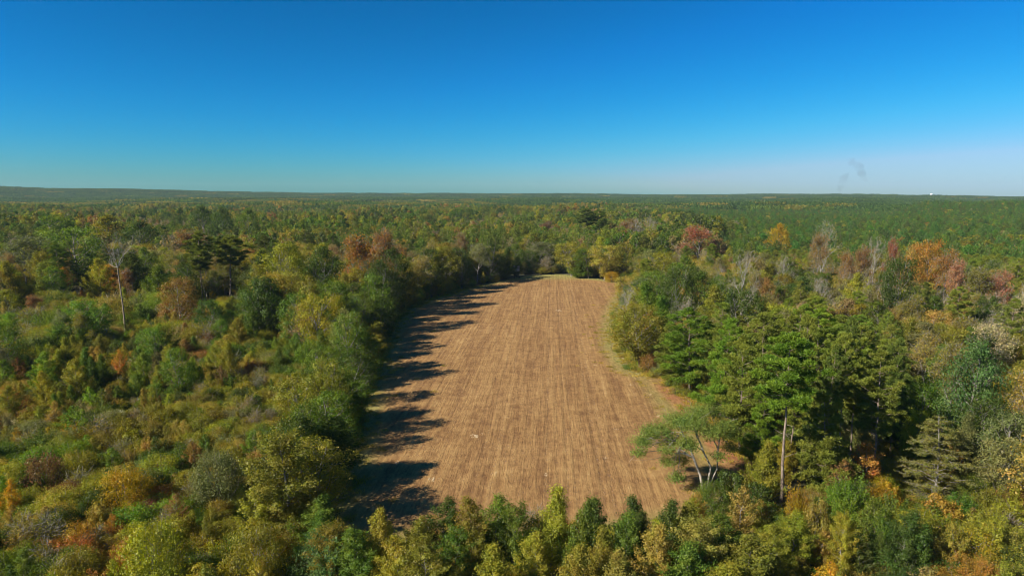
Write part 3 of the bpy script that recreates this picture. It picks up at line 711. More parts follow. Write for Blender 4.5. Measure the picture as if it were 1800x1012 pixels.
SHR_NEAR = {'green': 20, 'yellow-green': 20, 'olive': 20, 'dark green': 12, 'yellow': 5, 'khaki': 8, 'russet': 5, 'maroon': 2, 'bright green': 9, 'orange': 2}
SHR_BR = {'yellow-green': 20, 'olive': 18, 'khaki': 16, 'orange': 2.5, 'yellow': 4.5, 'green': 22, 'russet': 4, 'grey-brown': 2, 'dark green': 5}
TRE = {'dark green': 15, 'green': 26, 'olive': 24, 'khaki': 10, 'yellow-green': 14, 'grey-green': 6, 'russet': 4, 'orange': 1, 'grey-brown': 3}
TRE_FAR = {'dark green': 16, 'green': 26, 'yellow-green': 8, 'olive': 24, 'grey-green': 5, 'khaki': 10, 'grey-brown': 6, 'russet': 7, 'orange': .7}
TRE_R = {'olive': 26, 'green': 16, 'khaki': 20, 'grey-green': 10, 'russet': 5, 'dark green': 8, 'grey-brown': 5, 'yellow-green': 10, 'orange': 1.5}

def zone(x, y):
    px, py, f = project(x, y, 0.0); d = math.hypot(x, y)
    fx = -20 + .05 * y            # middle line of the field
    if x < fx:
        lim = 240 if px < 440 else (160 if px < 560 else 128)
        if px < 300: lim = 262
        return 'thicket' if d < lim * (1 + .10 * math.sin(x * .09) + .08 * math.sin(x * .23 + y * .1)) else 'forest'
    if y > 285 and abs(px - 960) < 140: return 'forest'
    if d < 84 or (px > 1560 and d < 92): return 'front_right'
    if d < 150 and px < 1600: return 'pines'
    return 'right'

# trees
X, Y = jgrid(5.6, 55, 350, 46, g)
inside = in_poly(X, Y); ed = edge_dist(X, Y)
for x, y, ins, e in zip(X, Y, inside, ed):
    if ins or e < 2.5: continue
    z = zone(x, y); d = math.hypot(x, y)
    if z in ('thicket', 'front_right'): continue
    if ((HX[:, 0] - x) ** 2 + (HX[:, 1] - y) ** 2 < (HX[:, 2] * .85 + 1.0) ** 2).any(): continue
    u = g.random(); cr = cellrand(x, y, 17, 3.3); uu = g.random() if g.random() < .55 else cr
    k2 = g.random()
    if z == 'pines':
        px = project(x, y, 0)[0]
        if px < 1230 or k2 < .35: put('gum', x, y, g.uniform(6, 10), None, pick(TRE_R, uu))
        else: put('pine' if k2 < .7 else 'young_pine', x, y, g.uniform(13, 17), None, 'pine green')
    elif z == 'right':
        if d > 300 and x > .36 * y: put('young_pine', x, y, g.uniform(11, 14), None, 'pine green')
        elif k2 < .40: put('oak', x, y, g.uniform(8, 13), None, pick(TRE_R, uu))
        elif k2 < .58: put('thin', x, y, g.uniform(10, 16), None, pick(TRE_R, uu))
        elif k2 < .78: put('gum', x, y, g.uniform(8, 12), None, pick(TRE_R, uu))
        elif k2 < .84: put('bare', x, y, g.uniform(10, 15), None, 'grey-brown')
        elif k2 < .95: put('tall', x, y, g.uniform(10, 15), None, pick(TRE_R, uu))
        else: put('pine', x, y, g.uniform(13, 18), None, 'pine green')
    else:
        if e < 9 and y > 150 and x < 30: hh = .8
        else: hh = 1
        if k2 < .38: put('oak', x, y, hh * g.uniform(10, 17), None, pick(TRE, uu))
        elif k2 < .60: put('tall', x, y, hh * g.uniform(13, 19), None, pick(TRE, uu))
        elif k2 < .76: put('thin', x, y, hh * g.uniform(13, 18), None, pick({'olive': 4, 'khaki': 4, 'green': 2, 'grey-brown': 2, 'russet': 2, 'orange': .4}, uu))
        elif k2 < .90: put('gum', x, y, hh * g.uniform(10, 15), None, pick(TRE, uu))
        elif k2 < .94: put('bare', x, y, hh * g.uniform(11, 16), None, 'grey-brown')
        else: put('pine', x, y, hh * g.uniform(17, 22), None, 'deep pine green')
X, Y = jgrid(6.6, 350, 1300, 43, g)
for x, y in zip(X, Y):
    px = project(x, y, 12)[0]; d = math.hypot(x, y)
    cr = cellrand(x, y, 30, 1.3); uu = g.random() if g.random() < .5 else cr
    k2 = g.random(); big = vnoise(x, y, 90, 2); big2 = vnoise(x, y, 45, 7)
    if big2 > .55: uu = uu * .55
    hs2 = .66 + .68 * vnoise(x, y, 38, 9)
    edge = 1330 - (d - 350) * .25 + 60 * math.sin(d * .012)
    if px > edge and not (d > 520 and d < 640 and px < 1600 and big > .5):
        if k2 < .9: put('far_pine', x, y, g.uniform(9.5, 15.5) * (.85 + .3 * vnoise(x, y, 21, 8)), g.uniform(4.2, 6.6), 'far pine green' if g.random() < .8 else 'green', jit=.22)
        else: put('far_oak', x, y, g.uniform(10, 14), None, pick(TRE_FAR, uu))
    elif k2 < .10 + .25 * (big > .68): put('far_pine', x, y, g.uniform(14, 20), None, 'deep pine green' if g.random() < .6 else 'pine green')
    elif k2 < .60: put('far_oak', x, y, (g.uniform(9, 16) + 3 * (big > .6)) * hs2, g.uniform(7, 12), pick(TRE_FAR, uu))
    elif k2 < .88: put('far_tall', x, y, g.uniform(11, 19) * hs2, None, pick(TRE_FAR, uu))
    else: put('far_bare', x, y, g.uniform(12, 16), None, 'grey-brown')
# shrubs and saplings
X, Y = jgrid(2.15, 34, 335, 47, g)
inside = in_poly(X, Y); ed = edge_dist(X, Y)
for x, y, ins, e in zip(X, Y, inside, ed):
    if ins or e < 1.1: continue
    z = zone(x, y); d = math.hypot(x, y)
    if d > 262 and e > 14: continue
    if z in ('forest', 'right', 'pines') and e > 14 and d > 100 and g.random() < .72: continue
    if z in ('pines', 'right') and e < 7 and x > 0 and y < 125: continue      # the grassy nook stays open
    if ((HX[:, 0] - x) ** 2 + (HX[:, 1] - y) ** 2 < (np.minimum(HX[:, 2], 2.2) * .7) ** 2).any(): continue
    cr = cellrand(x, y, 7, 5.1); uu = g.random() if g.random() < .5 else cr
    pal = SHR_BR if z == 'front_right' else (SHR_NEAR if d < 95 else SHR)
    k2 = g.random(); n1 = vnoise(x, y, 9, 1); n2 = vnoise(x, y, 23, 4)
    sc = .72 + .80 * n1
    if d > 175: sc *= 1.2
    elif z == 'thicket' and d > 95: sc *= .92
    if abs(x) < 38 and y < 70 and k2 < .5: continue
    if z == 'thicket' and d > 140:
        sc *= 1 + .5 * (d - 140) / 110
        if k2 > .965: put('gum', x, y, g.uniform(6, 10), None, pick(pal, uu)); continue
        if k2 > .955: put('oak' if uu < .5 else 'thin', x, y, g.uniform(8, 13), None, pick(TRE, uu)); continue
    if k2 < .60: put('shrub', x, y, g.uniform(2.0, 3.8) * sc, g.uniform(3.0, 5.0) * sc, pick(pal, uu))
    elif k2 < .66: put('wispy', x, y, g.uniform(2.2, 3.8) * sc, None, pick({'grey-brown': 2, 'khaki': 3, 'grey-green': 2, 'russet': .8, 'olive': 4}, uu))
    elif k2 < .84: put('sapling', x, y, g.uniform(3, 6.4) * (.75 + .5 * n2), None, pick(pal, uu))
    elif k2 < .89 and n2 > .45: put('gum', x, y, g.uniform(5, 8), None, pick(pal, uu))
# pale flower heads: groups of wispy white-flecked bushes in the left thicket
for px, py in [(215, 770), (240, 775), (180, 778), (30, 700), (10, 640), (60, 650), (130, 640), (155, 655), (100, 680), (45, 600), (20, 590), (200, 745), (120, 505), (95, 515), (112, 545), (60, 560), (260, 640), (300, 655), (10, 760), (130, 675)]:
    for q in range(2):
        x, y = ground(px + g.uniform(-16, 16), py + 14 + g.uniform(-4, 4)); put('plume', x, y, g.uniform(2.9, 3.9), g.uniform(1.6, 2.8), 'white-flecked')
# creeping undergrowth
X, Y = jgrid(2.0, 30, 235, 47, g)
inside = in_poly(X, Y); ed = edge_dist(X, Y)
for x, y, ins, e in zip(X, Y, inside, ed):
    if (ins and e > 1.3 * vnoise(x, y, 3, 2)) or (not ins and e < .2): continue
    z = zone(x, y)
    if z in ('pines', 'right') and e < 7 and x > 0 and y < 125: continue
    if y > 150 and g.random() < .5: continue
    put('low', x, y, g.uniform(.6, 1.5), g.uniform(2, 3.4), pick(SHR, g.random()))
print('plants', len(I))

# which plants does the photograph show largest: rough painter's pass over crown ellipses
BW, BH = 900, 506
buf = np.full((BH, BW), -1, np.int32)
PXY = []
for p in I:
    lowc = {'pine': .42, 'tall': .25, 'thin': .25, 'bare': .3}.get(p['kind'], .05)
    px, py, f = project(p['x'], p['y'], p['z'] + p['h'] * (1 + lowc) / 2)
    PXY.append((px / 2, py / 2, p['w'] * .42 * FPX / f / 2, p['h'] * (1 - lowc) * .46 * FPX / f / 2, f))
order = np.argsort([-q[4] for q in PXY])
for i in order:
    cx, cy_, rx, ry, f = PXY[i]
    if f < 1: continue
    x0, x1 = int(max(0, cx - rx)), int(min(BW, cx + rx + 1)); y0, y1 = int(max(0, cy_ - ry)), int(min(BH, cy_ + ry + 1))
    if x0 >= x1 or y0 >= y1: continue
    yy, xx = np.mgrid[y0:y1, x0:x1]
    m = ((xx + .5 - cx) / max(rx, .6)) ** 2 + ((yy + .5 - cy_) / max(ry, .6)) ** 2 <= 1
    buf[y0:y1, x0:x1][m] = i
vis = np.bincount(buf[buf >= 0], minlength=len(I))
byname = {}
for i, p in enumerate(I): byname.setdefault(KINDCAT[p['kind']][0], []).append(i)
SINGLE = set()
for nm, ids in byname.items():
    if nm == 'low': continue
    ids = sorted([i for i in ids if vis[i] >= 12 or I[i]['label']], key=lambda i: -(vis[i] + 1e6 * (I[i]['label'] is not None)))
    SINGLE |= set(ids[:300])
for nm in byname: print(nm, len(byname[nm]), 'single', len([i for i in byname[nm] if i in SINGLE]))

# ---- labels
def place_phrase(p):
    px, py, f = project(p['x'], p['y'], p['z'] + p['h'] * .7); d = math.hypot(p['x'], p['y']); fx = -20 + .05 * p['y']
    e = float(edge_dist(p['x'], p['y']))
    if p['x'] < fx and d < 300:
        if e < 11: return ('on the near left field edge' if d < 100 else 'halfway up the left field edge' if d < 160 else 'on the far left field edge')
        dd = 'bottom' if py > 880 else 'near' if py > 740 else 'middle' if py > 610 else 'far'
        if py < 520:
            return 'among tall trees behind the left thicket' if px < 450 else 'among tall trees behind the left field corner'
        s = 'at picture edge' if px < 160 else 'below the snag' if px < 300 else 'below the pines' if px < 450 else 'beside the field'
        return f'in the {dd} left thicket {s}'
    if d < 70 and px < 1320: return 'in the row below the field'
    if d < 95: return 'below the pine group' if px < 1600 else 'in the bottom right corner'
    if d < 165 and px < 1620 and px > 1180: return 'in the pine group'
    if d < 330 and e < 14: return 'on the right edge of the field' if p['y'] < 285 else 'at the far end of the field'
    if d < 350: return 'in the wood right of the pines' if px > 1600 else 'in the wood behind the pine group' if px > 1250 else 'beyond the right field edge'
    s = 'far left' if px < 300 else 'left' if px < 650 else 'centre' if px < 1100 else 'right' if px < 1450 else 'far right'
    dd = 'nearer' if d < 480 else 'middle' if d < 750 else 'distant'
    return f'in the {dd} forest, {s}'
FORM = {'oak': 'round tree', 'gum': 'slender tree', 'tall': 'tall tree', 'thin': 'sparse tree', 'far_oak': 'round tree', 'far_tall': 'tall tree', 'bare': 'bare tree', 'far_bare': 'bare tree',
        'pine': 'bare-stemmed pine', 'young_pine': 'bushy pine', 'far_pine': 'pine', 'shrub': 'leafy shrub', 'bush': 'large bush', 'wispy': 'wispy shrub', 'plume': 'flower-topped shrub', 'sapling': 'slim sapling'}
ORD = ['leftmost', 'second from left', 'third from left', 'fourth from left', 'fifth from left', 'sixth from left', 'seventh from left', 'eighth from left', 'ninth from left', 'tenth from left']
ORD += [f'{n}th from left' for n in range(11, 60)]
groups = {}
for i in SINGLE:
    p = I[i]
    if p['label']: continue
    c = p['col'].replace('white-flecked', 'white').replace('far pine green', 'dark green').replace(' pine green', ' green').replace('pine green', 'mid green')
    if p['kind'] in ('bare', 'far_bare'): c = 'pale grey'
    p['place'] = place_phrase(p)
    groups.setdefault((c + ' ' + FORM[p['kind']], p['place']), []).append(i)
for (a, b), ids in groups.items():
    ids.sort(key=lambda i: PXY[i][0])
    if len(ids) == 1: I[ids[0]]['label'] = f'{a} {b}'; continue
    if len(ids) == 2:
        I[ids[0]]['label'] = f'left one of two: {a} {b}'; I[ids[1]]['label'] = f'right one of two: {a} {b}'; continue
    for k, i in enumerate(ids):
        I[i]['label'] = f'{a} {b}, ' + (ORD[k] if k < len(ids) - 1 else 'rightmost')
GROUPN = {'hardwood_tree': 'hardwood trees of the mixed wood', 'pine_tree': 'pine trees around the field', 'bare_tree': 'leafless trees among the wood', 'shrub': 'shrubs of the thicket', 'sapling': 'saplings among the shrubs'}
for i in sorted(SINGLE, key=lambda i: -vis[i]):
    p = I[i]; nm, cat = KINDCAT[p['kind']]
    Tm, Km, _, _ = LIB[p['kind']][p['var']]
    o = bpy.data.objects.new(nm, None); C.objects.link(o)
    o.location = (p['x'], p['y'], p['z']); o.rotation_euler = (p['tx'], p['ty'], p['rot']); o.scale = (p['s'], p['s'], p['sz'])
    o.empty_display_size = .5
    o['label'] = p['label']; o['category'] = cat; o['group'] = GROUPN[nm]
    for part, me in (('trunk' if 'tree' in nm else 'stem', Tm), ('crown' if 'tree' in nm else 'foliage', Km)):
        if me is None: continue
        c = bpy.data.objects.new(part, me); C.objects.link(c); c.parent = o
        c['tint'] = [float(v) for v in p['tint']]

# ---- everything past the three hundred largest: one object each, instanced
def stuff_instances(name, items, label):
    """items: (leaf sources list, per point source index, pos, rot, scale, tint)"""
    kinds = sorted({(p['kind'], p['var']) for p in items})
    def coll(which):
        c = bpy.data.collections.new(name + '_' + which)
        for k, (kd, v) in enumerate(kinds):
            me = LIB[kd][v][0 if which == 'wood' else 1]
            if me is None:
                me = EMPTY
            ob = bpy.data.objects.new(f'{k:03d}', me); c.objects.link(ob)
        return c
    idx = {k: i for i, k in enumerate(kinds)}
    inst_object(name, [coll('wood'), coll('leaves')], np.array([idx[(p['kind'], p['var'])] for p in items]),
                np.array([[p['x'], p['y'], p['z']] for p in items]), np.array([[p['tx'], p['ty'], p['rot']] for p in items]),
                np.array([[p['s'], p['s'], p['sz']] for p in items]), np.array([p['tint'] for p in items]), label)
EMPTY = bpy.data.meshes.new('nothing'); EMPTY.from_pydata([(0, 0, 0), (.001, 0, 0), (0, .001, 0)], [], [(0, 1, 2)])
def inst_object(name, colls, idx, pos, rot, scl, tint, label):
    me = bpy.data.meshes.new(name)
    me.vertices.add(len(pos)); me.vertices.foreach_set('co', pos.astype(np.float32).ravel())
    def at(n, ty, arr, key):
        a = me.attributes.new(n, ty, 'POINT'); a.data.foreach_set(key, np.asarray(arr).ravel())
    at('idx', 'INT', idx.astype(np.int32), 'value')
    at('rotv', 'FLOAT_VECTOR', (rot if np.ndim(rot) == 2 else np.stack([rot * 0, rot * 0, rot], 1)).astype(np.float32), 'vector')
    at('scl', 'FLOAT_VECTOR', scl.astype(np.float32), 'vector')
    at('tint', 'FLOAT_VECTOR', tint.astype(np.float32), 'vector')
    o = bpy.data.objects.new(name, me); C.objects.link(o)
    o['kind'] = 'stuff'; o['label'] = label
    ng = bpy.data.node_groups.new(name, 'GeometryNodeTree')
    ng.interface.new_socket('Geometry', in_out='INPUT', socket_type='NodeSocketGeometry'); ng.interface.new_socket('Geometry', in_out='OUTPUT', socket_type='NodeSocketGeometry')
    gi = ng.nodes.new('NodeGroupInput'); go = ng.nodes.new('NodeGroupOutput'); jn = ng.nodes.new('GeometryNodeJoinGeometry')
    def na(n, ty):
        a = ng.nodes.new('GeometryNodeInputNamedAttribute'); a.data_type = ty; a.inputs[0].default_value = n; return a.outputs[0]
    m2p = ng.nodes.new('GeometryNodeMeshToPoints'); ng.links.new(gi.outputs[0], m2p.inputs[0])
    e2r = ng.nodes.new('FunctionNodeEulerToRotation'); ng.links.new(na('rotv', 'FLOAT_VECTOR'), e2r.inputs[0])
    for c in colls:
        ci = ng.nodes.new('GeometryNodeCollectionInfo'); ci.inputs['Collection'].default_value = c
        ci.inputs['Separate Children'].default_value = True; ci.inputs['Reset Children'].default_value = True
        ip = ng.nodes.new('GeometryNodeInstanceOnPoints'); ng.links.new(m2p.outputs[0], ip.inputs['Points']); ng.links.new(ci.outputs[0], ip.inputs['Instance'])
        ip.inputs['Pick Instance'].default_value = True; ng.links.new(na('idx', 'INT'), ip.inputs['Instance Index'])
        ng.links.new(e2r.outputs[0], ip.inputs['Rotation']); ng.links.new(na('scl', 'FLOAT_VECTOR'), ip.inputs['Scale'])
        ng.links.new(ip.outputs[0], jn.inputs[0])
    ng.links.new(jn.outputs[0], go.inputs[0])
    md = o.modifiers.new('scatter', 'NODES'); md.node_group = ng
    return o
rest = [p for i, p in enumerate(I) if i not in SINGLE]
stuff_instances('undergrowth', [p for p in rest if p['kind'] == 'low'], 'creeping leafy undergrowth filling the gaps between shrubs')
stuff_instances('thicket', [p for p in rest if p['kind'] in ('shrub', 'bush', 'wispy', 'sapling', 'plume')], 'mass of smaller mixed shrubs filling the thicket')
stuff_instances('woodland', [p for p in rest if p['kind'] not in ('low', 'shrub', 'bush', 'wispy', 'sapling', 'plume')], 'closed mixed forest canopy stretching toward the horizon')
# distant canopy in patches
X, Y = jgrid(44, 1285, 4700, 44, g)
c = bpy.data.collections.new('canopy')
for k, me in enumerate(PATCHES): c.objects.link(bpy.data.objects.new(f'{k:03d}', me))
tn = []; zz = []
for x, y in zip(X, Y):
    px = project(x, y, 20)[0]; d = math.hypot(x, y); n = vnoise(x, y, 260, 3); q = g.random()
    pin = .92 if (px > 1300 or d > 2300 or (px > 850 and d > 1700)) else .28
    col = 'far pine green' if q < pin else pick({'green': 5, 'olive': 5, 'dark green': 3, 'khaki': 1}, g.random())
    tn.append(np.array(COL[col]) * g.uniform(.85, 1.15) * .95)
pos = np.stack([X, Y, terrain(X, Y) - 1.5], 1)
inst_object('distant_forest', [c], g.integers(0, 4, len(X)), pos, g.uniform(0, 6.28, len(X)), np.stack([g.uniform(.9, 1.15, len(X))] * 2 + [(.7 + .55 * vnoise(X, Y, 150, 5)) * g.uniform(.82, 1.2, len(X))], 1), np.array(tn), 'far pine and hardwood canopy reaching the low ridges')

# ------------------------------------------------------------------ single hand-made things
def tree_thing(nm, label, cat, x, y, parts, group=None, rot=0):
    o = bpy.data.objects.new(nm, None); C.objects.link(o); o.location = (x, y, float(terrain(x, y))); o.rotation_euler = (0, 0, rot)
    o['label'] = label; o['category'] = cat
    if group: o['group'] = group
    for pn, me, tint in parts:
        c = link(pn, me, o)
        if tint: c['tint'] = list(tint)
    return o
# barkless snag on the left
x, y = ground(222, 604); hs_ = height_at(y, 470); gg = np.random.default_rng(4)
T = MB(); t_ = np.linspace(0, 1, 12)
sp_ = np.stack([-.6 * t_ + .3 * np.sin(t_ * 5) * t_, .3 * t_, -.3 + t_ * (hs_ + .3)], 1)
T.tube(sp_, .25 - .12 * t_, 8)
B = MB(); ht_ = height_at(y, 426)
def sprig(b, p, d, l, r, lev):
    seg = 5; pts = [p]; q = np.array(p, float); dd = np.array(d, float)
    for s in range(seg):
        dd = unit(dd + gg.normal(size=3) * .2 + np.array([0, 0, .12])); q = q + dd * l / seg; pts.append(q.copy())
    b.tube(pts, np.linspace(r, r * .4, seg + 1), 4)
    if lev:
        for i in range(4): sprig(b, pts[2 + i % 4], unit(dd + gg.normal(size=3) * .6), l * .6, r * .45, lev - 1)
top = sp_[-1]
for d, l in [((-.5, .1, .9), 5.5), ((.5, .1, .9), 5.2), ((.05, .3, 1), 6), ((.25, -.3, 1), 4.6), ((-.2, -.2, 1), 5)]: sprig(B, top, d, l, .09, 3)
sprig(B, sp_[11], (-1, 0, .12), 3.8, .08, 2); sprig(B, sp_[10], (.9, .2, .3), 2.0, .06, 1)
tree_thing('dead_tree', 'tall barkless dead snag with few grey top branches over the left thicket', 'dead tree', x, y,
           [('trunk', T.mesh('snag_trunk', M_SNAG, True), None), ('branches', B.mesh('snag_branches', M_PALE, True), None)])

# spreading tree that leans over the field corner
x, y = ground(1236, 862); gg = np.random.default_rng(12); f_ = project(x, y, 4)[2]; U = f_ / FPX   # metres per picture pixel there
T = MB(); K = MB()
def P_(px, py, dy=0.0):      # crown points read off the photograph, in the tree's own upright plane plus depth dy
    return np.array([(px - 1236) * U, dy, (862 - py) * U * 1.03])
stems = [[(1236, 866, 0), (1230, 835, 0), (1218, 805, .3), (1208, 780, .5), (1196, 760, .4)], [(1240, 866, 0), (1252, 825, 1), (1240, 800, 1.5), (1232, 780, 1.8), (1222, 755, 2)], [(1244, 862, .4), (1264, 830, 1.2), (1268, 800, 2), (1272, 775, 2.4)]]
for s, r in zip(stems, (.19, .14, .11)):
    T.tube([P_(*q) for q in s], np.linspace(r, r * .55, len(s)), 7)
lobes = [(1120, 770, -1, 1.0), (1118, 795, 0, .8), (1140, 760, 1, 1.1), (1160, 752, 0, 1.3), (1165, 782, -1, 1.0), (1172, 808, -.5, .9), (1150, 775, 2, .9), (1185, 742, 1, 1.4), (1205, 735, -1, 1.5), (1226, 728, 1.5, 1.5), (1218, 752, 3, 1.4),
         (1196, 765, -2.2, 1.2), (1238, 748, -1.5, 1.3), (1250, 765, 2.5, 1.3), (1270, 752, 1, 1.3), (1285, 770, 3, 1.3), (1290, 795, 2, 1.0), (1200, 812, 1, 1.0), (1188, 832, -.5, .9), (1215, 790, 2, .9), (1255, 795, -1, .8), (1262, 735, 3, 1.2), (1185, 785, 2.8, 1.0), (1135, 785, 2.5, .8)]
for px, py, dy, r in lobes:
    c0 = P_(px, py, dy); st = stems[0 if px < 1215 else 1 if px < 1250 else 2]; root = P_(*st[gg.integers(2, len(st))])
    pts = limb(T, root, c0, .085, .02, gg, -.06, 6, 4)
    for s in range(5): limb(T, pts[gg.integers(2, 6)], c0 + gg.normal(size=3) * r * .7, .03, .01, gg, .03, 4, 3)
    r = r * 1.12; n = int(820 * r * r); k = 14; sub = c0 + unit(gg.normal(size=(k, 3)) + [0, 0, .3]) * r * gg.uniform(.3, 1, (k, 1)) * [1, 1, .55]
    ii = gg.integers(0, k, n); cl = gg.uniform(0, 1, k)
    p = sub[ii] + gg.normal(size=(n, 3)) * r * .42 * [1, 1, .6]
    add_leaves(K, p, (p - c0) * .4 + [0, 0, .8] + gg.normal(size=p.shape) * .5, .20, .55, cl[ii] * .5 + gg.uniform(0, .5, n), gg)
tree_thing('spreading_tree', 'spreading open-crowned tree with pale forked trunk leaning over the lower right field corner', 'hardwood tree', x, y,
           [('trunk', T.mesh('spreading_trunk', M_LIMB, True), None), ('crown', K.mesh('spreading_crown', M_LEAF), (.16, .21, .040))])

# dying tiered conifer
x, y = ground(1640, 880); f_ = project(x, y, 4)[2]; U = f_ / FPX; hh = height_at(y, 728); gg = np.random.default_rng(21)
T = MB(); K = MB(); t_ = np.linspace(0, 1, 10)
tp = np.stack([.25 * np.sin(t_ * 4), t_ * 0, -.3 + t_ * (hh + .3)], 1); T.tube(tp, .17 * (1 - t_ * .85), 6)
for i in range(46):
    q = (i + .5) / 46; h = hh * (.10 + .86 * q); az = i * 2.399 + gg.uniform(-.4, .4); rr = (1 - q) ** .7 * 5.4 * gg.uniform(.7, 1.15) + .5
    e = np.array([math.cos(az) * rr, math.sin(az) * rr, h + rr * gg.uniform(-.10, .14)])
    pts = limb(T, [tp[int(q * 9), 0], 0, h], e, .06 * (1.2 - q), .012, gg, -.05, 7, 3)
    for s in range(int(rr * 9)):
        k = gg.uniform(1.2, 6); b = pts[int(k)] + (pts[min(6, int(k) + 1)] - pts[int(k)]) * (k % 1)
        side = unit(np.array([-math.sin(az), math.cos(az), gg.uniform(-.3, .15)]) * gg.choice([-1, 1]) + np.array([math.cos(az), math.sin(az), 0]) * .6)
        e2 = b + side * gg.uniform(.3, 1.0); limb(T, b, e2, .014, .006, gg, .02, 3, 3)
        m = int(gg.integers(6, 40) * (.6 + q))
        if m: add_leaves(K, b + (e2 - b) * gg.uniform(.2, 1.1, (m, 1)) + gg.normal(size=(m, 3)) * .08, gg.normal(size=(m, 3)) * .5 + [0, 0, 1], .16, .4, gg.uniform(0, 1, m), gg)
tree_thing('dying_conifer', 'dying khaki conifer with wide flat tiers of drooping branches beside the pine group', 'conifer', x, y,
           [('trunk', T.mesh('conifer_wood', M_BARK, True), None), ('crown', K.mesh('conifer_leaves', M_LEAF), (.23, .225, .05))])

# ---- hunting stand at the far left end of the field
M_PANEL = plain('weathered pale board', (.40, .38, .37), .8); M_DARKIN = plain('dark timber', (.05, .045, .04), .9); M_ROOFM = plain('grey sheet roof', (.30, .30, .32), .6)
x, y = ground(908, 489.5)
st = bpy.data.objects.new('hunting_stand', None); C.objects.link(st); st.location = (x, y, 0); st.rotation_euler = (0, 0, R(12))
st['label'] = 'raised pale hunting box on dark posts among trees at the far left field end'; st['category'] = 'hunting stand'
for a in (-1, 1):
    for b in (-1, 1):
        m = MB(); m.tube([[a * 1.15, b * 1.15, -.2], [a * .95, b * .95, 3.4]], [.09, .09], 6); link('leg', m.mesh('leg', M_DARKIN), st)
m = MB(); m.box((0, 0, 3.47), (2.5, 2.5, .14)); link('floor', m.mesh('floor', M_DARKIN), st)
for k, (cx, cy2, dx, dy) in enumerate([(0, -1.1, 2.2, .06), (0, 1.1, 2.2, .06), (-1.1, 0, .06, 2.14), (1.1, 0, .06, 2.14)]):
    m = MB(); m.box((cx, cy2, 4.0), (dx, dy, .9)); m.box((cx, cy2, 5.42), (dx, dy, .3))
    for s in (-1, 1): m.box((cx + s * (dx / 2 - .15 if dx > 1 else 0), cy2 + s * (dy / 2 - .15 if dy > 1 else 0), 4.86), (.3 if dx > 1 else dx, .3 if dy > 1 else dy, .80))
    if k == 0: m.box((cx, cy2, 4.86), (.18, dy, .80))
    link('wall', m.mesh('wall', M_PANEL), st)
m = MB(); m.box((0, 0, 5.64), (2.6, 2.6, .1)); link('roof', m.mesh('roof', M_ROOFM), st)
m = MB()
for s in (-.28, .28): m.tube([[s, -1.9, -.1], [s, -1.25, 3.5]], [.035, .035], 5)
for k in range(9): q = k / 9 + .06; m.tube([[-.28, -1.9 + .65 * q, 3.6 * q - .1], [.28, -1.9 + .65 * q, 3.6 * q - .1]], [.025, .025], 4)
link('ladder', m.mesh('ladder', M_DARKIN), st)

# ---- two birds high in the air
M_BIRD = plain('dark feathers', (.03, .028, .025), .8)
def bird(px, py, d, flap, bank, label, yaw):
    o = bpy.data.objects.new('bird', None); C.objects.link(o); a = ray(px, py); o.location = (a[0] * d, a[1] * d, H + a[2] * d)
    o.rotation_euler = (R(6), bank, yaw); o['label'] = label; o['category'] = 'bird'; o['group'] = 'birds soaring over the wood'
    m = MB(); tt = np.linspace(0, 1, 9)
    m.tube(np.stack([tt * 0, .36 - .72 * tt, .02 * np.sin(tt * 3)], 1), [.012, .045, .05, .085, .095, .085, .06, .03, .02], 8); link('body', m.mesh('bird_body', M_BIRD, True), o)
    for s in (-1, 1):
        V = []; n = 7
        for i in range(n):
            q = i / (n - 1); ch = .26 * (1 - q ** 2.4) + .05; xx = s * (.05 + q * .82); zz = flap * (q ** 1.2) * .30; yy = .12 - .10 * q
            V += [[xx, yy + ch * .3, zz], [xx, yy - ch * .7, zz - .01], [xx, yy - ch * .7, zz + .004], [xx, yy + ch * .3, zz + .02]]
        F = []
        for i in range(n - 1):
            for e in range(4):
                a_ = i * 4 + e; b_ = i * 4 + (e + 1) % 4; F.append([a_, b_, b_ + 4, a_ + 4])
        F.append([(n - 1) * 4 + e for e in range(4)])
        m = MB(); m.add(V, F); link('wing', m.mesh('bird_wing', M_BIRD), o)
    m = MB(); m.add([[-.04, -.30, .0], [.04, -.30, .0], [.12, -.52, .0], [-.12, -.52, .0], [-.04, -.30, .015], [.04, -.30, .015], [.12, -.52, .01], [-.12, -.52, .01]],
                    [[0, 3, 2, 1], [4, 5, 6, 7], [0, 1, 5, 4], [1, 2, 6, 5], [2, 3, 7, 6], [3, 0, 4, 7]]); link('tail', m.mesh('bird_tail', M_BIRD), o)
bird(563.5, 218.5, 300, .9, R(6), 'dark bird with raised wings gliding lower in the left sky', R(20))
bird(813.5, 148.5, 330, .15, R(-3), 'dark bird with flat wings gliding higher near the middle of the sky', R(-8))

# ---- things on the horizon
M_WHITE = plain('white tank paint', (.8, .8, .78), .5, 0, 2, .05); M_STEEL = plain('galvanised steel', (.22, .23, .25), .6)
def horizon(px, d): a = (px - 900) / FPX; yy = d; return a * yy / cp, yy
x, y = horizon(1624, 3600); z0 = float(terrain(x, y)); zt = height_at(y, 340.2)
o = bpy.data.objects.new('water_tower', None); C.objects.link(o); o.location = (x, y, z0); o['label'] = 'tiny white water tower on the horizon at the right'; o['category'] = 'water tower'
m = MB(); hh = zt - z0; q = np.linspace(0, math.pi, 12); m.tube(np.stack([q * 0, q * 0, hh - 4.5 - 4.5 * np.cos(q)], 1), 6.5 * np.sin(q) + .02, 20); link('tank', m.mesh('tank', M_WHITE, True), o)
m = MB(); m.tube([[0, 0, -1], [0, 0, 3], [0, 0, hh - 8.5]], [2.4, 1.3, 1.3], 12); link('leg', m.mesh('tower_leg', M_WHITE, True), o)
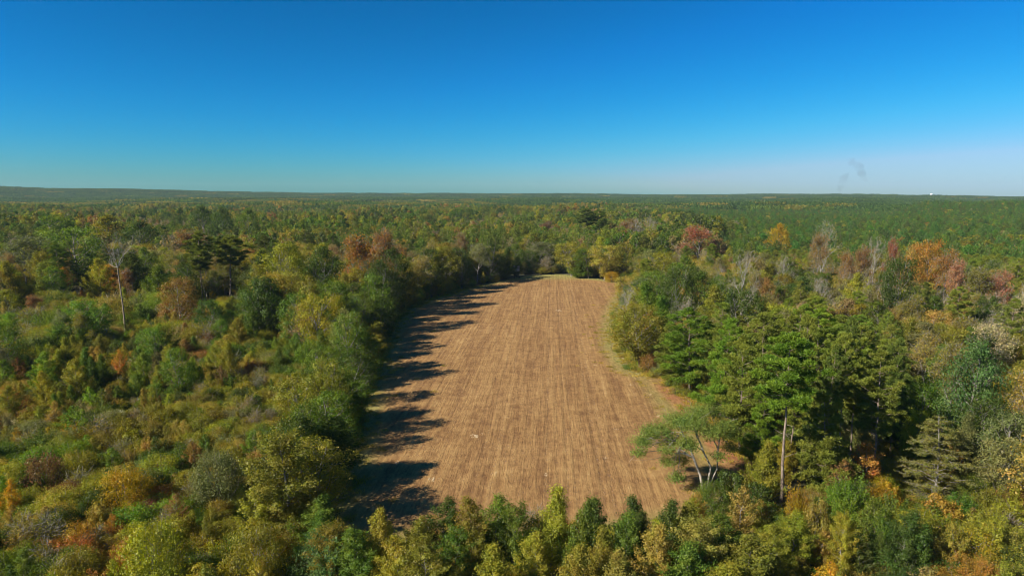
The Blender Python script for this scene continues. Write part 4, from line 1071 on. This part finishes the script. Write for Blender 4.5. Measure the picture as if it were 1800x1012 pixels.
for px, ytop, lab in ((1043, 327.5, 'thin radio mast on the horizon beyond the field end'), (645, 327.5, 'thin radio mast on the horizon left of the field')):
    x, y = horizon(px, 4100); z0 = float(terrain(x, y)); hh = height_at(y, ytop) - z0
    o = bpy.data.objects.new('radio_mast', None); C.objects.link(o); o.location = (x, y, z0); o['label'] = lab; o['category'] = 'radio mast'; o['group'] = 'radio masts on the horizon'
    m = MB()
    for k in range(3):
        a = k * 2.094; m.tube([[.9 * math.cos(a), .9 * math.sin(a), -1], [.35 * math.cos(a), .35 * math.sin(a), hh]], [.14, .14], 4)
    for k in range(26):
        for j in range(3):
            r_ = .9 - .55 * k / 26; a = j * 2.094; b = a + 2.094; za = hh * k / 26
            m.tube([[r_ * math.cos(a), r_ * math.sin(a), za], [r_ * math.cos(b), r_ * math.sin(b), za + hh / 26]], [.07, .07], 3)
    link('lattice', m.mesh('mast_lattice', M_STEEL), o)
    m = MB(); m.tube([[0, 0, hh - .5], [0, 0, hh + 4]], [.12, .06], 5); link('antenna', m.mesh('antenna', M_STEEL), o)

# ---- straw and clods lying on the field
M_STRAW = plain('dry straw', (.58, .44, .26), .9, 0, 3, .3); M_CLOD = plain('soil clod', (.17, .095, .055), .95, 0, 3, .4)
gg = np.random.default_rng(77)
def litter_patch(seed):
    gg = np.random.default_rng(seed); S = MB(); D = MB()
    n = 120; p = np.stack([gg.normal(size=n) * 1.7, gg.normal(size=n) * 1.7, gg.uniform(.01, .05, n)], 1)
    a = gg.uniform(0, math.pi, n); l = gg.uniform(.10, .40, n)[:, None]; dr = np.stack([np.cos(a), np.sin(a), gg.normal(size=n) * .15], 1); wd = np.stack([-np.sin(a), np.cos(a), a * 0], 1) * gg.uniform(.02, .05, (n, 1))
    V = np.stack([p - dr * l / 2 - wd, p + dr * l / 2 - wd, p + dr * l / 2 + wd, p - dr * l / 2 + wd, ], 1).reshape(-1, 3); S.add(V, np.arange(n * 4).reshape(n, 4))
    for i in range(70):
        s = gg.uniform(.04, .12); c = [gg.normal() * 1.7, gg.normal() * 1.7, s * .3]
        D.box(c, (s * gg.uniform(.8, 1.6), s * gg.uniform(.8, 1.6), s), gg.uniform(0, 3))
    return S.mesh('straw', M_STRAW), D.mesh('clods', M_CLOD)
LP = [litter_patch(500 + i) for i in range(4)]
cS = bpy.data.collections.new('straw'); cD = bpy.data.collections.new('clods')
for k, (a, b) in enumerate(LP): cS.objects.link(bpy.data.objects.new(f'{k:03d}', a)); cD.objects.link(bpy.data.objects.new(f'{k:03d}', b))
X, Y = np.meshgrid(np.arange(-60, 60, 3.3), np.arange(72, 318, 3.3)); X = X.ravel() + gg.uniform(-1.6, 1.6, X.size); Y = Y.ravel() + gg.uniform(-1.6, 1.6, Y.size)
k = in_poly(X, Y) & (edge_dist(X, Y) > 3.2); X, Y = X[k], Y[k]
inst_object('field_litter', [cS, cD], gg.integers(0, 4, len(X)), np.stack([X, Y, X * 0 + .10], 1), gg.uniform(0, 6.28, len(X)), np.ones((len(X), 3)), np.ones((len(X), 3)), 'chopped straw and soil clods strewn over the tilled field')
# pale heaps of matted straw that stand out
HEAPS = [(835, 768, 1.2), (981, 547, 1.6), (1160, 733, 1.0), (1085, 757, .8), (1065, 806, .7), (960, 835, .8), (1040, 605, .9), (1045, 643, .9), (1108, 678, .9), (1130, 680, .7), (1145, 695, .9), (1028, 646, .7), (925, 700, .5), (985, 745, .5), (1000, 762, .5), (890, 735, .6), (1075, 780, .5), (1205, 862, .8), (870, 610, .6), (800, 700, .7), (760, 845, 1.0), (700, 815, .9), (1095, 630, .6), (905, 640, .5), (955, 665, .5)]
for k, (px, py, s) in enumerate(HEAPS):
    x, y = ground(px, py); m = MB(); n = 70
    p = np.stack([gg.normal(size=n) * .30, gg.normal(size=n) * .42, np.abs(gg.normal(size=n)) * .06 + .02], 1) * s; a = gg.uniform(0, math.pi, n); l = gg.uniform(.15, .45, (n, 1)) * s
    dr = np.stack([np.cos(a), np.sin(a), gg.normal(size=n) * .25], 1); wd = np.stack([-np.sin(a), np.cos(a), a * 0], 1) * .05 * s
    m.add(np.stack([p - dr * l / 2 - wd, p + dr * l / 2 - wd, p + dr * l / 2 + wd, p - dr * l / 2 + wd], 1).reshape(-1, 3), np.arange(n * 4).reshape(n, 4))
    HEAPS[k] = (x, y, s, px, py, m)
HEAPS.sort(key=lambda h: h[4])
ON = ['first', 'second', 'third', 'fourth', 'fifth', 'sixth', 'seventh', 'eighth', 'ninth', 'tenth', 'eleventh', 'twelfth', 'thirteenth']
side = {}
for x, y, s, px, py, m in HEAPS:
    sd_ = 'left' if px < 935 else 'right' if px > 1020 else 'middle'; side[sd_] = side.get(sd_, 0) + 1
    o = link('straw_heap', m.mesh('straw_heap', M_STRAW)); o.location = (x, y, .09)
    o['label'] = f'small pale straw heap on the {sd_} of the tilled field, {ON[side[sd_] - 1]} from its far end'; o['category'] = 'straw heap'; o['group'] = 'pale straw heaps on the field'

# ---- ragged grass and weeds along the field margin
def tuft(seed):
    g = np.random.default_rng(seed); K = MB(); n = 70
    p = np.stack([g.normal(size=n) * .28, g.normal(size=n) * .28, np.zeros(n)], 1); d = unit(np.stack([g.normal(size=n) * .45, g.normal(size=n) * .45, np.ones(n)], 1)); l = g.uniform(.15, .5, (n, 1)); wd = unit(np.cross(d, g.normal(size=(n, 3)))) * .025
    K.add(np.stack([p - wd, p + wd, p + d * l + wd * .3, p + d * l - wd * .3], 1).reshape(-1, 3), np.arange(n * 4).reshape(n, 4), np.repeat(g.uniform(0, 1, n), 4))
    return K.mesh('grass_tuft', M_LEAF)
cG = bpy.data.collections.new('grass')
for k in range(3): cG.objects.link(bpy.data.objects.new(f'{k:03d}', tuft(700 + k)))
X, Y = jgrid(.95, 60, 318, 30, gg); e = edge_dist(X, Y); ins = in_poly(X, Y)
nk = sstep(ground(1110, 660)[0] - 2, ground(1110, 660)[0] + 4, X) * sstep(84, 92, Y)
dens = np.where(ins, np.clip(np.exp(-e / (1.2 + 1.6 * vnoise(X, Y, 6, 3))) * .9 + nk * (Y < 140) * np.exp(-((e - 13) / 5) ** 2) * .7, 0, 1), (e < 2.5) * .6)
k = gg.random(len(X)) < dens; X, Y, nk = X[k], Y[k], nk[k]
tn = np.array([COL[c] for c in ('khaki', 'olive', 'green', 'grey-brown')])[gg.choice(4, len(X), p=[.5, .25, .1, .15])] * gg.uniform(.8, 1.3, (len(X), 1)) + np.array([.05, .03, 0])
inst_object('margin_grass', [cG], gg.integers(0, 3, len(X)), np.stack([X, Y, X * 0 + .05], 1), gg.uniform(0, 6.28, len(X)), gg.uniform(.6, 1.5, (len(X), 1)) * np.ones((1, 3)), tn, 'ragged tan grass along the edges of the tilled field')

# ---- drifting smoke beyond the right ridge, and the air itself
def vol_mat(name, col, dens, noise=None):
    m, t, out = newmat(name)
    v = N(t, 'ShaderNodeVolumePrincipled'); v.inputs['Color'].default_value = (*col, 1); v.inputs['Density'].default_value = dens
    v.inputs['Anisotropy'].default_value = 0.0
    L(t, v.outputs[0], out.inputs['Volume']); return m
haze = MB(); haze.box((0, 2350, 30), (9000, 5300, 180))
hz = link('haze', haze.mesh('haze', vol_mat('haze air', (.60, .80, 1.0), 4.6e-5))); hz['kind'] = 'stuff'; hz['label'] = 'thin blue autumn haze over the wood'
# smoke: closed wisps following the drifting column
gg = np.random.default_rng(3); ds = 1480.0
m, t, out = newmat('thin grey smoke')
tc = N(t, 'ShaderNodeTexCoord'); nz = N(t, 'ShaderNodeTexNoise', i_Scale=.06, i_Detail=3.0); L(t, tc.outputs['Object'], nz.inputs['Vector'])
v = N(t, 'ShaderNodeVolumePrincipled'); v.inputs['Color'].default_value = (.25, .27, .30, 1)
L(t, mathn(t, 'MULTIPLY', mathn(t, 'MAXIMUM', mathn(t, 'SUBTRACT', nz.outputs['Fac'], .30), 0.0), .05), v.inputs['Density'])
L(t, v.outputs[0], out.inputs['Volume'])
S = MB(); x0_, _ = horizon(1468, ds)
def wisp(path):
    pts = []; rad = []
    for px, py, r in path: pts.append([(px - 1468) / FPX * ds, 0, (343 - py) / FPX * ds]); rad.append(r / FPX * ds)
    pts = np.array(pts); q = np.linspace(0, len(pts) - 1, 14); k = np.arange(len(pts))
    pp = np.stack([np.interp(q, k, pts[:, i]) for i in range(3)], 1); rr = np.interp(q, k, rad); rr[0] = rr[-1] = .3
    S.tube(pp, rr * np.concatenate([[1], gg.uniform(.8, 1.2, 12), [1]]), 12)
wisp([(1464, 342, 3), (1465, 334, 5), (1468, 322, 7), (1472, 312, 7), (1480, 304, 1)])
wisp([(1512, 322, 1), (1506, 314, 5), (1500, 303, 7), (1497, 295, 8), (1488, 289, 6), (1479, 284, 7), (1474, 280, 2)])
so = link('smoke', S.mesh('smoke', m, True)); so.location = (x0_, ds, H); so['kind'] = 'stuff'; so['label'] = 'faint grey smoke drifting above the right horizon'
